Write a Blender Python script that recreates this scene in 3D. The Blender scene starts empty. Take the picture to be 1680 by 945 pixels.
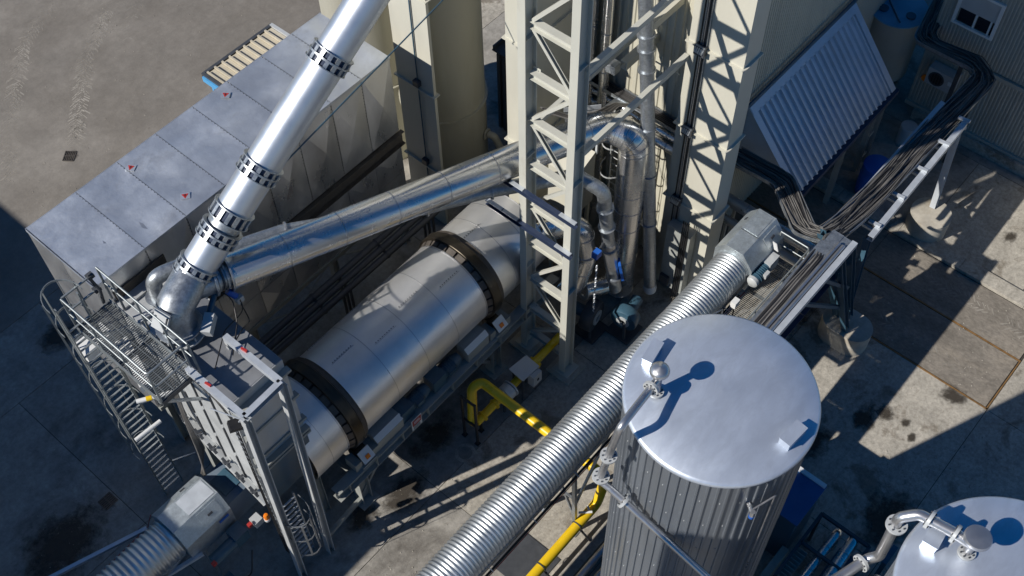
import bpy, bmesh, math, random
from mathutils import Vector, Matrix
random.seed(7)
R = math.radians
V = Vector
sc = bpy.context.scene
COL = sc.collection

# ------------------------------------------------------------ camera
cam_d = bpy.data.cameras.new('camera')
cam = bpy.data.objects.new('camera', cam_d)
COL.objects.link(cam)
cam_d.sensor_width = 36.0
cam_d.lens = 41.19
cam_d.clip_end = 2000
cam_d.clip_start = 0.1
right = V((0.6515998, -0.7584544, -0.0128343))
fwd = V((0.4247429, 0.3788169, -0.8222477))
fwd = fwd.normalized()
right = (right - fwd * right.dot(fwd)).normalized()
up = right.cross(fwd)
m = Matrix((right, up, -fwd)).transposed().to_4x4()
m.translation = V((0, 0, 30))
cam.matrix_world = m
sc.camera = cam

# ------------------------------------------------------------ sky and sun
SUN_EL = 36.8
sun_dir = V((-0.922 * math.cos(R(SUN_EL)), 0.388 * math.cos(R(SUN_EL)), math.sin(R(SUN_EL)))).normalized()
world = bpy.data.worlds.new('World')
sc.world = world
world.use_nodes = True
nt = world.node_tree
nt.nodes.clear()
sky = nt.nodes.new('ShaderNodeTexSky')
sky.sky_type = 'NISHITA'
sky.sun_disc = False
sky.sun_elevation = R(SUN_EL)
sky.sun_rotation = math.atan2(sun_dir.x, sun_dir.y)
sky.air_density = 1.0
sky.dust_density = 0.0
sky.ozone_density = 6.0
sky.altitude = 1200
bg = nt.nodes.new('ShaderNodeBackground')
bg.inputs['Strength'].default_value = 0.066
wo = nt.nodes.new('ShaderNodeOutputWorld')
hsv = nt.nodes.new('ShaderNodeHueSaturation')
hsv.inputs['Saturation'].default_value = 1.35
nt.links.new(sky.outputs[0], hsv.inputs['Color'])
nt.links.new(hsv.outputs[0], bg.inputs[0])
nt.links.new(bg.outputs[0], wo.inputs[0])
sun_l = bpy.data.lights.new('sun', 'SUN')
sun_l.energy = 5.0
sun_l.angle = R(0.53)
sun_l.color = (1.0, 0.945, 0.86)
sun_o = bpy.data.objects.new('sun', sun_l)
COL.objects.link(sun_o)
sun_o.rotation_euler = (-sun_dir).to_track_quat('-Z', 'Y').to_euler()
sun_o.location = (-30, 20, 60)
sc.cycles.diffuse_bounces = 3
sc.cycles.caustics_reflective = False
sc.cycles.caustics_refractive = False
sc.view_settings.view_transform = 'Standard'
sc.view_settings.look = 'None'
sc.view_settings.exposure = 0.0
sc.view_settings.gamma = 1.0


# ------------------------------------------------------------ materials
def mat(name, c, metal=0.0, rough=0.5, var=0.12, scale=2.5, bump=0.0, bscale=30.0, rvar=0.1,
        stain=None, stain_scale=0.7, stain_lo=0.55, stain_hi=0.75, stain_amt=0.6, rnd=0.0, stretch=(1, 1, 1), detail=6, spec=0.5,
        spangle=0.0, bdist=0.02, speck=0.0, speck_scale=9.0):
    M = bpy.data.materials.new(name)
    M.use_nodes = True
    n = M.node_tree.nodes
    L = M.node_tree.links
    p = n['Principled BSDF']
    p.inputs['Metallic'].default_value = metal
    p.inputs['Specular IOR Level'].default_value = spec
    tc = n.new('ShaderNodeTexCoord')
    mp = n.new('ShaderNodeMapping')
    mp.inputs['Scale'].default_value = stretch
    L.new(tc.outputs['Object'], mp.inputs[0])
    nz = n.new('ShaderNodeTexNoise')
    nz.inputs['Scale'].default_value = scale
    nz.inputs['Detail'].default_value = detail
    nz.inputs['Roughness'].default_value = 0.62
    L.new(mp.outputs[0], nz.inputs['Vector'])
    mx = n.new('ShaderNodeMix')
    mx.data_type = 'RGBA'
    mx.inputs['A'].default_value = tuple(max(0, x * (1 - var)) for x in c) + (1,)
    mx.inputs['B'].default_value = tuple(min(1, x * (1 + var)) for x in c) + (1,)
    rp = n.new('ShaderNodeMapRange')
    rp.inputs['From Min'].default_value = 0.3
    rp.inputs['From Max'].default_value = 0.7
    L.new(nz.outputs['Fac'], rp.inputs['Value'])
    L.new(rp.outputs[0], mx.inputs['Factor'])
    col = mx.outputs['Result']
    if stain is not None:
        n2 = n.new('ShaderNodeTexNoise')
        n2.inputs['Scale'].default_value = stain_scale
        n2.inputs['Detail'].default_value = 9
        n2.inputs['Roughness'].default_value = 0.68
        n2.inputs['Distortion'].default_value = 0.4
        L.new(mp.outputs[0], n2.inputs['Vector'])
        r2 = n.new('ShaderNodeMapRange')
        r2.inputs['From Min'].default_value = stain_lo
        r2.inputs['From Max'].default_value = stain_hi
        r2.inputs['To Max'].default_value = stain_amt
        L.new(n2.outputs['Fac'], r2.inputs['Value'])
        m2 = n.new('ShaderNodeMix')
        m2.data_type = 'RGBA'
        m2.inputs['B'].default_value = tuple(stain) + (1,)
        L.new(r2.outputs[0], m2.inputs['Factor'])
        L.new(col, m2.inputs['A'])
        col = m2.outputs['Result']
    if speck > 0:
        n7 = n.new('ShaderNodeTexNoise')
        n7.inputs['Scale'].default_value = speck_scale
        n7.inputs['Detail'].default_value = 10
        n7.inputs['Roughness'].default_value = 0.8
        L.new(mp.outputs[0], n7.inputs['Vector'])
        r7 = n.new('ShaderNodeMapRange')
        r7.inputs['From Min'].default_value = 0.36
        r7.inputs['From Max'].default_value = 0.64
        r7.inputs['To Min'].default_value = 1 - speck
        r7.inputs['To Max'].default_value = 1 + speck
        L.new(n7.outputs['Fac'], r7.inputs['Value'])
        h7 = n.new('ShaderNodeHueSaturation')
        L.new(r7.outputs[0], h7.inputs['Value'])
        L.new(col, h7.inputs['Color'])
        col = h7.outputs[0]
    if spangle > 0:
        vo = n.new('ShaderNodeTexVoronoi')
        vo.inputs['Scale'].default_value = 28
        L.new(tc.outputs['Object'], vo.inputs['Vector'])
        sp = n.new('ShaderNodeSeparateColor')
        L.new(vo.outputs['Color'], sp.inputs[0])
        r5 = n.new('ShaderNodeMapRange')
        r5.inputs['To Min'].default_value = 1 - spangle
        r5.inputs['To Max'].default_value = 1 + spangle
        L.new(sp.outputs[0], r5.inputs['Value'])
        h5 = n.new('ShaderNodeHueSaturation')
        L.new(r5.outputs[0], h5.inputs['Value'])
        L.new(col, h5.inputs['Color'])
        col = h5.outputs[0]
    if rnd > 0:
        oi = n.new('ShaderNodeObjectInfo')
        r3 = n.new('ShaderNodeMapRange')
        r3.inputs['To Min'].default_value = 1 - rnd
        r3.inputs['To Max'].default_value = 1 + rnd
        L.new(oi.outputs['Random'], r3.inputs['Value'])
        hs = n.new('ShaderNodeHueSaturation')
        L.new(r3.outputs[0], hs.inputs['Value'])
        L.new(col, hs.inputs['Color'])
        col = hs.outputs[0]
    L.new(col, p.inputs['Base Color'])
    r4 = n.new('ShaderNodeMapRange')
    r4.inputs['From Min'].default_value = 0.3
    r4.inputs['From Max'].default_value = 0.7
    r4.inputs['To Min'].default_value = max(0.02, rough - rvar)
    r4.inputs['To Max'].default_value = min(1, rough + rvar)
    L.new(nz.outputs['Fac'], r4.inputs['Value'])
    L.new(r4.outputs[0], p.inputs['Roughness'])
    if bump > 0:
        n3 = n.new('ShaderNodeTexNoise')
        n3.inputs['Scale'].default_value = bscale
        n3.inputs['Detail'].default_value = 5
        L.new(mp.outputs[0], n3.inputs['Vector'])
        b = n.new('ShaderNodeBump')
        b.inputs['Strength'].default_value = bump
        b.inputs['Distance'].default_value = bdist
        L.new(n3.outputs['Fac'], b.inputs['Height'])
        L.new(b.outputs[0], p.inputs['Normal'])
    return M


MT = dict(
    trestle=mat('trestle_paint', (0.53, 0.53, 0.475), rough=0.45, var=0.07, scale=1.5, stain=(0.36, 0.31, 0.22), stain_scale=2.2, stain_lo=0.6, stain_hi=0.78, stain_amt=0.4, stretch=(1, 1, 0.35)),
    rail=mat('railing_galvanised', (0.33, 0.36, 0.37), metal=0.55, rough=0.42, var=0.12, scale=5),
    grate=mat('grating_galvanised', (0.24, 0.26, 0.27), metal=0.5, rough=0.5, var=0.15, scale=4),
    yard=mat('dusty_yard', (0.238, 0.220, 0.198), rough=0.9, var=0.22, scale=0.5, bump=0.25, bscale=14, stain=(0.175, 0.158, 0.138),
             stain_scale=0.16, stain_lo=0.42, stain_hi=0.62, stain_amt=0.75, detail=12, spec=0.2, speck=0.12, speck_scale=3),
    conc=mat('yard_concrete', (0.30, 0.285, 0.26), rough=0.88, var=0.25, scale=1.1, bump=0.3, bscale=22, stain=(0.10, 0.09, 0.08),
             stain_scale=0.45, stain_lo=0.5, stain_hi=0.66, stain_amt=0.75, rnd=0.08, detail=12, spec=0.25, speck=0.2, speck_scale=6),
    conc_l=mat('pale_concrete', (0.38, 0.355, 0.31), rough=0.88, var=0.2, scale=1.5, bump=0.3, bscale=25, stain=(0.15, 0.125, 0.095),
               stain_scale=0.75, stain_lo=0.55, stain_hi=0.63, stain_amt=0.7, rnd=0.06, detail=12, spec=0.25, speck=0.3, speck_scale=8),
    road=mat('worn_road', (0.205, 0.185, 0.16), rough=0.85, var=0.25, scale=1.2, bump=0.25, bscale=26, stain=(0.33, 0.29, 0.24),
             stain_scale=0.5, stain_lo=0.48, stain_hi=0.7, stain_amt=0.6, detail=12, spec=0.25, speck=0.3, speck_scale=7, stretch=(1.6, 0.8, 1)),
    joint=mat('joint_filler', (0.05, 0.045, 0.04), rough=0.95),
    dust=mat('dust_print', (0.42, 0.39, 0.345), rough=0.95, var=0.2, scale=6),
    oil=mat('oil_stain', (0.055, 0.045, 0.035), rough=0.6, var=0.3, scale=3),
    sheet=mat('galvanised_sheet', (0.68, 0.715, 0.765), metal=0.7, rough=0.40, var=0.14, scale=0.8, rvar=0.12, stain=(0.27, 0.25, 0.23),
              stain_scale=0.8, stain_lo=0.55, stain_hi=0.8, stain_amt=0.55, rnd=0.07, bump=0.4, bscale=1.6, bdist=0.1),
    sheet_w=mat('galvanised_wall_sheet', (0.66, 0.66, 0.66), metal=0.8, rough=0.33, var=0.15, scale=1.2, rvar=0.1, stain=(0.42, 0.40, 0.38),
                stain_scale=0.9, stain_lo=0.5, stain_hi=0.8, stain_amt=0.5, rnd=0.08, stretch=(1, 1, 0.5)),
    alu=mat('aluminium_duct', (0.68, 0.72, 0.78), metal=0.88, rough=0.43, var=0.05, scale=1.5, rvar=0.04, bump=0.03, bscale=3),
    polished=mat('polished_steel', (0.74, 0.735, 0.73), metal=0.85, rough=0.26, var=0.07, scale=1.5, rvar=0.05, bump=0.05, bscale=5),
    galv=mat('galvanised', (0.42, 0.45, 0.48), metal=0.8, rough=0.42, var=0.15, scale=6, rvar=0.1, spangle=0.14),
    drum=mat('drum_cladding', (0.80, 0.795, 0.785), metal=0.78, rough=0.41, var=0.06, scale=1.4, rvar=0.04, rnd=0.015, bump=0.05, bscale=2.2,
             stain=(0.64, 0.62, 0.59), stain_scale=0.9, stain_lo=0.5, stain_hi=0.75, stain_amt=0.5),
    tyre=mat('worn_tyre_steel', (0.066, 0.056, 0.043), metal=0.75, rough=0.36, var=0.25, scale=2, stretch=(6, 1, 1)),
    rust=mat('rusty_steel', (0.105, 0.092, 0.08), metal=0.4, rough=0.6, var=0.3, scale=6),
    cream=mat('cream_paint', (0.58, 0.565, 0.485), rough=0.45, var=0.06, scale=1.2, stain=(0.42, 0.38, 0.28), stain_scale=1.3,
              stain_lo=0.6, stain_hi=0.8, stain_amt=0.35, stretch=(1, 1, 0.3)),
    creamw=mat('cream_wall', (0.55, 0.53, 0.44), rough=0.5, var=0.07, scale=1.0, rnd=0.03, stain=(0.38, 0.34, 0.25), stain_scale=1.1,
               stain_lo=0.58, stain_hi=0.8, stain_amt=0.4, stretch=(1, 1, 0.25)),
    siloc=mat('silo_paint', (0.43, 0.42, 0.355), rough=0.5, var=0.07, scale=0.8, stain=(0.33, 0.30, 0.21), stain_scale=0.9, stain_lo=0.5,
              stain_hi=0.8, stain_amt=0.5, stretch=(1, 1, 0.2)),
    grey=mat('grey_frame_paint', (0.33, 0.345, 0.33), rough=0.5, var=0.1, scale=3),
    greyl=mat('light_grey_paint', (0.52, 0.54, 0.55), rough=0.42, var=0.07, scale=2, metal=0.15),
    panelgrey=mat('housing_panel', (0.50, 0.52, 0.54), rough=0.42, var=0.07, scale=2, metal=0.2, stain=(0.36, 0.34, 0.31), stain_scale=1.2,
                  stain_lo=0.55, stain_hi=0.8, stain_amt=0.5),
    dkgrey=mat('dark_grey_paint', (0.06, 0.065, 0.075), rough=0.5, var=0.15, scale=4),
    black=mat('black_rubber', (0.018, 0.018, 0.02), rough=0.55, var=0.2, scale=8),
    cable=mat('cable_sheath', (0.035, 0.034, 0.036), rough=0.5, var=0.25, scale=2, rnd=0.5),
    cable_l=mat('dusty_cable', (0.14, 0.135, 0.13), rough=0.6, var=0.25, scale=2, rnd=0.4),
    yellow=mat('gas_yellow', (0.80, 0.53, 0.015), rough=0.32, var=0.07, scale=3),
    blue=mat('motor_blue', (0.045, 0.105, 0.155), rough=0.4, var=0.15, scale=4),
    blueb=mat('bright_blue', (0.02, 0.12, 0.5), rough=0.4),
    skyblue=mat('sky_blue_trim', (0.10, 0.38, 0.72), rough=0.4),
    navy=mat('navy_channel', (0.03, 0.045, 0.09), rough=0.45, var=0.15),
    red=mat('signal_red', (0.42, 0.035, 0.03), rough=0.4),
    orange=mat('amber', (0.85, 0.22, 0.01), rough=0.35),
    white=mat('white_paint', (0.75, 0.76, 0.76), rough=0.4, var=0.04),
    beam=mat('galvanised_beam', (0.56, 0.60, 0.65), metal=0.35, rough=0.42, var=0.08, scale=4),
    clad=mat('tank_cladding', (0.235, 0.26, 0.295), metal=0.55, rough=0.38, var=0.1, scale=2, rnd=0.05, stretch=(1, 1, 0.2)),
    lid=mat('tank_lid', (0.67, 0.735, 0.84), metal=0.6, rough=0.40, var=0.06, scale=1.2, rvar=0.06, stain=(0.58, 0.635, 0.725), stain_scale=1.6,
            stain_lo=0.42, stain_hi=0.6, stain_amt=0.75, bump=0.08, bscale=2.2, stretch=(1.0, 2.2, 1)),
    hood=mat('hood_sheet', (0.62, 0.67, 0.74), metal=0.25, rough=0.45, var=0.08, scale=1.5, rnd=0.03),
    cabin=mat('cabin_wall', (0.42, 0.41, 0.36), rough=0.55, var=0.08, scale=1.5, rnd=0.03),
    roofsheet=mat('shed_sheet', (0.53, 0.48, 0.38), rough=0.5, var=0.08, scale=3, rnd=0.05),
    glass=mat('dark_glass', (0.015, 0.02, 0.03), rough=0.08, var=0.02, spec=0.8),
    gusset=mat('headbox_galv', (0.47, 0.52, 0.55), metal=0.6, rough=0.42, var=0.12, scale=5, spangle=0.08),
    steelpipe=mat('stainless_pipe', (0.55, 0.55, 0.56), metal=0.85, rough=0.33, var=0.08, scale=3),
    cone=mat('foundation_concrete', (0.46, 0.43, 0.37), rough=0.85, var=0.2, scale=3, bump=0.2, stain=(0.28, 0.22, 0.15), stain_scale=1.2,
             stain_lo=0.5, stain_hi=0.7, stain_amt=0.6),
)


# ------------------------------------------------------------ mesh builder
def perp(d):
    d = d.normalized()
    a = V((0, 0, 1)) if abs(d.z) < 0.9 else V((1, 0, 0))
    s = d.cross(a).normalized()
    return s, s.cross(d).normalized()


class MB:
    def __init__(self):
        self.v = []
        self.f = []

    def add(self, vs, fs):
        o = len(self.v)
        self.v += [tuple(x) for x in vs]
        self.f += [tuple(i + o for i in q) for q in fs]
        return self

    def box(self, x0, x1, y0, y1, z0, z1):
        return self.add([(x0, y0, z0), (x1, y0, z0), (x1, y1, z0), (x0, y1, z0), (x0, y0, z1), (x1, y0, z1), (x1, y1, z1), (x0, y1, z1)],
                        [(0, 3, 2, 1), (4, 5, 6, 7), (0, 1, 5, 4), (1, 2, 6, 5), (2, 3, 7, 6), (3, 0, 4, 7)])

    def bar(self, p0, p1, w, h, upv=None, dw=0, dh=0):
        p0, p1 = V(p0), V(p1)
        d = (p1 - p0).normalized()
        if upv is None:
            s, u = perp(d)
        else:
            u = V(upv)
            s = d.cross(u).normalized()
            u = s.cross(d).normalized()
        vs = []
        for p in (p0, p1):
            for a, b in ((-1, -1), (1, -1), (1, 1), (-1, 1)):
                vs.append(p + s * (a * w / 2 + dw) + u * (b * h / 2 + dh))
        return self.add(vs, [(3, 2, 1, 0), (4, 5, 6, 7), (0, 1, 5, 4), (1, 2, 6, 5), (2, 3, 7, 6), (3, 0, 4, 7)])

    def ibeam(self, p0, p1, b, h, t=0.02, upv=(0, 0, 1)):
        self.bar(p0, p1, b, t, upv, 0, h / 2 - t / 2)
        self.bar(p0, p1, b, t, upv, 0, -h / 2 + t / 2)
        return self.bar(p0, p1, t, h - 2 * t, upv)

    def channel(self, p0, p1, b, h, t=0.015, upv=(0, 0, 1), side=1):
        self.bar(p0, p1, b, t, upv, 0, h / 2 - t / 2)
        self.bar(p0, p1, b, t, upv, 0, -h / 2 + t / 2)
        return self.bar(p0, p1, t, h - 2 * t, upv, side * (b / 2 - t / 2), 0)

    def cyl(self, p0, p1, r0, r1=None, n=20, cap=True):
        p0, p1 = V(p0), V(p1)
        r1 = r0 if r1 is None else r1
        s, u = perp(p1 - p0)
        vs = []
        for p, r in ((p0, r0), (p1, r1)):
            for i in range(n):
                a = 2 * math.pi * i / n
                vs.append(p + (s * math.cos(a) + u * math.sin(a)) * r)
        fs = [(i, (i + 1) % n, n + (i + 1) % n, n + i) for i in range(n)]
        if cap:
            fs += [tuple(range(n - 1, -1, -1)), tuple(range(n, 2 * n))]
        return self.add(vs, fs)

    def ring(self, p, d, ri, ro, t, n=28):
        p, d = V(p), V(d).normalized()
        s, u = perp(d)
        vs = []
        for q, r in ((-t / 2, ri), (-t / 2, ro), (t / 2, ro), (t / 2, ri)):
            for i in range(n):
                a = 2 * math.pi * i / n
                vs.append(p + d * q + (s * math.cos(a) + u * math.sin(a)) * r)
        fs = []
        for k in range(4):
            k2 = (k + 1) % 4
            for i in range(n):
                j = (i + 1) % n
                fs.append((k * n + i, k * n + j, k2 * n + j, k2 * n + i))
        return self.add(vs, fs)

    def lathe(self, p, d, prof, n=32, a0=0.0, a1=2 * math.pi, ref=None):
        p, d = V(p), V(d).normalized()
        if ref is None:
            s, u = perp(d)
        else:
            s = V(ref)
            u = d.cross(s).normalized()
        full = abs(a1 - a0 - 2 * math.pi) < 1e-4
        na = n if full else n + 1
        vs = []
        for r, t in prof:
            for i in range(na):
                a = a0 + (a1 - a0) * i / n
                vs.append(p + d * t + (s * math.cos(a) + u * math.sin(a)) * r)
        fs = []
        for k in range(len(prof) - 1):
            for i in range(n):
                j = (i + 1) % na
                fs.append((k * na + i, k * na + j, (k + 1) * na + j, (k + 1) * na + i))
        return self.add(vs, fs)

    def path(self, pts, fillet, step=10):
        pts = [V(p) for p in pts]
        if fillet <= 0:
            return pts
        out = [pts[0]]
        for i in range(1, len(pts) - 1):
            a, b, c = pts[i - 1], pts[i], pts[i + 1]
            d0, d1 = (a - b).normalized(), (c - b).normalized()
            ang = d0.angle(d1)
            if ang > math.pi - 0.02:
                out.append(b)
                continue
            L = min(fillet / math.tan(ang / 2), 0.48 * (a - b).length, 0.48 * (c - b).length)
            q0, q1 = b + d0 * L, b + d1 * L
            nn = max(3, int((math.pi - ang) / R(step)))
            for k in range(nn + 1):
                t = k / nn
                out.append(q0 * (1 - t) ** 2 + b * 2 * t * (1 - t) + q1 * t * t)
        out.append(pts[-1])
        return out

    def tube(self, pts, r, n=16, fillet=0.0, cap=True, step=10):
        P = self.path(pts, fillet, step)
        d = (P[1] - P[0]).normalized()
        s, u = perp(d)
        vs = []
        for i, p in enumerate(P):
            dn = ((P[min(i + 1, len(P) - 1)] - P[i]).normalized() + (P[i] - P[max(i - 1, 0)]).normalized()).normalized()
            q = d.rotation_difference(dn)
            s, u = q @ s, q @ u
            d = dn
            for k in range(n):
                a = 2 * math.pi * k / n
                vs.append(p + (s * math.cos(a) + u * math.sin(a)) * r)
        fs = []
        for i in range(len(P) - 1):
            for k in range(n):
                j = (k + 1) % n
                fs.append((i * n + k, i * n + j, (i + 1) * n + j, (i + 1) * n + k))
        if cap:
            fs += [tuple(range(n - 1, -1, -1)), tuple(range((len(P) - 1) * n, len(P) * n))]
        return self.add(vs, fs)

    def prism(self, poly, ext):
        poly = [V(p) for p in poly]
        e = V(ext)
        n = len(poly)
        return self.add(poly + [p + e for p in poly],
                        [tuple(range(n - 1, -1, -1)), tuple(range(n, 2 * n))] + [(i, (i + 1) % n, n + (i + 1) % n, n + i) for i in range(n)])

    def build(self, name, mt, parent=None, ang=35, fix=True):
        me = bpy.data.meshes.new(name)
        me.from_pydata(self.v, [], self.f)
        if fix:
            bm = bmesh.new()
            bm.from_mesh(me)
            bmesh.ops.recalc_face_normals(bm, faces=bm.faces)
            bm.to_mesh(me)
            bm.free()
        me.polygons.foreach_set('use_smooth', [True] * len(me.polygons))
        me.set_sharp_from_angle(angle=R(ang))
        me.materials.append(MT[mt] if isinstance(mt, str) else mt)
        o = bpy.data.objects.new(name, me)
        COL.objects.link(o)
        if parent is not None:
            o.parent = parent
            if parent.parent is None:
                o.matrix_parent_inverse = Matrix.Translation(-parent.location)
        return o


def tag(o, label=None, cat=None, group=None, kind=None):
    if label:
        o['label'] = label
    if cat:
        o['category'] = cat
    if group:
        o['group'] = group
    if kind:
        o['kind'] = kind
    return o


def thing(name, label, cat, loc=(0, 0, 0), group=None):
    o = bpy.data.objects.new(name, None)
    COL.objects.link(o)
    o.location = loc
    o.empty_display_size = 0.3
    return tag(o, label, cat, group)


def wavy(b, o, du, dv, ex, pitch, depth, nrm, duty=0.5, slope=0.2, thick=True):
    """trapezoid sheet: runs along du (length), ribs parallel dv, rises along nrm"""
    o, du, dv, nrm = V(o), V(du), V(dv), V(nrm).normalized()
    L = du.length
    d = du.normalized()
    prof = [(0, 0)]
    x = 0.0
    while x < L - 1e-6:
        a = min(L, x + pitch * (1 - duty) * 0.5)
        bq = min(L, a + pitch * slope * 0.5)
        c = min(L, bq + pitch * (duty - slope))
        e = min(L, c + pitch * slope * 0.5)
        f = min(L, x + pitch)
        prof += [(a, 0), (bq, depth), (c, depth), (e, 0), (f, 0)]
        x += pitch
    pr = []
    for q in prof:
        if not pr or q[0] - pr[-1][0] > 1e-5:
            pr.append(q)
    vs = []
    for t, h in pr:
        vs.append(o + d * t + nrm * h)
        vs.append(o + d * t + nrm * h + dv)
    fs = [(2 * i, 2 * i + 2, 2 * i + 3, 2 * i + 1) for i in range(len(pr) - 1)]
    b.add(vs, fs)
    if thick:
        vs2 = [V(v) - nrm * 0.02 for v in vs]
        b.add(vs2, [tuple(reversed(f)) for f in fs])
    return b


# ------------------------------------------------------------ ground
gb = MB().add([(-260, -260, -0.04), (320, -260, -0.04), (320, 320, -0.04), (-260, 320, -0.04)], [(0, 1, 2, 3)])
ground = gb.build('ground', 'joint', fix=False)
tag(ground, kind='structure')


def slab(x0, x1, y0, y1, mt, name='slab', z=0.0, g=0.018):
    return MB().box(x0 + g / 2, x1 - g / 2, y0 + g / 2, y1 - g / 2, z - 0.035, z).build(name, mt, ground)


slab(-250, 300, 24.68, 300, 'yard', 'yard_surface')
slab(5.6, 22.4, 22.2, 24.68, 'yard', 'yard_surface')
for x0, x1 in ((-250, -9), (-9, -3), (-3, 3.05), (3.05, 9.0)):
    for y0, y1 in ((-250, -20), (-20, -8), (-8, 4), (4, 10.95), (10.95, 16.4), (16.4, 22.2)):
        slab(x0, x1, y0, y1, 'conc')
slab(-250, 5.6, 22.2, 24.68, 'conc')
for x0, x1 in ((9.0, 15.0), (15.0, 21.1)):
    for y0, y1 in ((-250, -20), (-20, -8), (-8, 0.55), (0.55, 6.2), (6.2, 10.95), (10.95, 16.4), (16.4, 22.2)):
        slab(x0, x1, y0, y1, 'conc_l' if y1 <= 10.95 else 'conc')
slab(22.4, 300, 22.2, 24.68, 'conc_l')
for y0, y1 in ((-250, -12), (-12, -5), (-5, 0.55)):
    slab(21.1, 25.0, y0, y1, 'conc_l')
# weighbridge strip with plates
for x0, x1 in ((21.16, 23.18), (23.24, 24.96)):
    for y0, y1 in ((0.62, 6.0), (6.0, 11.5)):
        slab(x0, x1, y0, y1, 'road', 'road_plate')
slab(25.55, 29.4, -250, -2.5, 'conc_l')
slab(25.55, 29.4, -2.5, 1.7, 'conc_l')
slab(25.55, 29.4, 1.7, 5.2, 'conc_l')
slab(25.55, 29.4, 5.2, 22.2, 'conc')
slab(29.4, 300, -250, 22.2, 'conc')
slab(21.1, 25.0, 11.5, 22.2, 'conc')
wf = MB()
wf.box(21.09, 21.14, 0.56, 11.0, -0.02, 0.012).box(23.19, 23.235, 0.6, 11.0, -0.02, 0.012).box(21.1, 23.235, 0.56, 0.60, -0.02, 0.012)
wf.build('steel_edging', mat('rusty_edging', (0.23, 0.13, 0.05), metal=0.2, rough=0.6, var=0.3, scale=4), ground)
kb = MB()
for i in range(12):
    y = -14 + i * 2.2
    MB().box(25.0, 25.5, y + 0.006, y + 2.194, -0.03, 0.1).build('kerb', 'conc_l', ground)

# tyre prints pressed in dust
tp = MB()


def track(p0, p1, w, n, chev=True):
    p0, p1 = V(p0), V(p1)
    d = (p1 - p0)
    L = d.length
    d.normalize()
    s = V((-d.y, d.x, 0))
    for i in range(n):
        c = p0 + d * L * (i + random.uniform(-.2, .2)) / n + s * random.uniform(-.06, .06)
        for sg in (-1, 1):
            if random.random() < .22:
                continue
            a = c + s * sg * w * .08
            b = c + s * sg * w * random.uniform(.3, .5) + d * w * .3
            q = V((d.x, d.y, 0)) * random.uniform(.015, .035)
            z = V((0, 0, .004))
            tp.add([a - q + z, b - q + z, b + q + z, a + q + z], [(0, 1, 2, 3)])


for off in (0, .12):
    for p, q, k in (((14.2, 35.6), (12.1, 34.6), 16), ((12.1, 34.6), (9.57, 31.92), 34), ((9.57, 31.92), (7.83, 29.5), 18), ((15.2, 33.7), (12.95, 32.1), 24), ((12.95, 32.1), (10.3, 29.2), 34),
                    ((18.5, 35.5), (14.5, 31.5), 10)):
        track((p[0] + off, p[1] - off, 0), (q[0] + off, q[1] - off, 0), .55, k)
track((21.9, 1.2, 0.0), (21.9, 4.6, 0.0), .5, 22)
track((24.2, -.6, 0.0), (24.2, 4.2, 0.0), .5, 30)
dm = MT['dust']
_n, _l = dm.node_tree.nodes, dm.node_tree.links
_tr = _n.new('ShaderNodeBsdfTransparent')
_mx = _n.new('ShaderNodeMixShader')
_nz = _n.new('ShaderNodeTexNoise')
_nz.inputs['Scale'].default_value = 9
_mr = _n.new('ShaderNodeMapRange')
_mr.inputs['From Min'].default_value = .25
_mr.inputs['From Max'].default_value = .7
_mr.inputs['To Max'].default_value = .85
_l.new(_nz.outputs['Fac'], _mr.inputs['Value'])
_l.new(_mr.outputs[0], _mx.inputs[0])
_l.new(_tr.outputs[0], _mx.inputs[1])
_l.new(_n['Principled BSDF'].outputs[0], _mx.inputs[2])
_l.new(_mx.outputs[0], _n['Material Output'].inputs[0])
tag(tp.build('tyre_prints', 'dust', fix=False), 'pale chevron tyre prints in the dust of the yard', 'tyre prints', kind='stuff')


sm = bpy.data.materials.new('damp_stain')
sm.use_nodes = True
_n, _l = sm.node_tree.nodes, sm.node_tree.links
_p = _n['Principled BSDF']
_p.inputs['Base Color'].default_value = (.045, .036, .027, 1)
_p.inputs['Roughness'].default_value = .75
_tc = _n.new('ShaderNodeTexCoord')
_vs = _n.new('ShaderNodeVectorMath')
_vs.operation = 'DISTANCE'
_vs.inputs[1].default_value = (.5, .5, .5)
_cz = _n.new('ShaderNodeVectorMath')
_cz.operation = 'MULTIPLY_ADD'
_cz.inputs[1].default_value = (1, 1, 0)
_cz.inputs[2].default_value = (0, 0, .5)
_l.new(_tc.outputs['Generated'], _cz.inputs[0])
_l.new(_cz.outputs[0], _vs.inputs[0])
_nz = _n.new('ShaderNodeTexNoise')
_nz.inputs['Scale'].default_value = 2.2
_nz.inputs['Detail'].default_value = 10
_nz.inputs['Roughness'].default_value = .7
_l.new(_tc.outputs['Object'], _nz.inputs['Vector'])
_m1 = _n.new('ShaderNodeMath')
_m1.operation = 'MULTIPLY_ADD'
_m1.inputs[1].default_value = -2.0
_m1.inputs[2].default_value = .72
_l.new(_vs.outputs['Value'], _m1.inputs[0])
_m2 = _n.new('ShaderNodeMath')
_m2.operation = 'MULTIPLY_ADD'
_m2.inputs[1].default_value = 1.6
_l.new(_nz.outputs['Fac'], _m2.inputs[0])
_l.new(_m1.outputs[0], _m2.inputs[2])
_m3 = _n.new('ShaderNodeMapRange')
_m3.inputs['From Min'].default_value = .85
_m3.inputs['From Max'].default_value = 1.25
_m3.inputs['To Max'].default_value = .8
_l.new(_m2.outputs[0], _m3.inputs['Value'])
_e = _n.new('ShaderNodeMapRange')
_e.inputs['From Min'].default_value = .5
_e.inputs['From Max'].default_value = .36
_l.new(_vs.outputs['Value'], _e.inputs['Value'])
_m4 = _n.new('ShaderNodeMath')
_m4.operation = 'MULTIPLY'
_l.new(_m3.outputs[0], _m4.inputs[0])
_l.new(_e.outputs[0], _m4.inputs[1])
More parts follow.
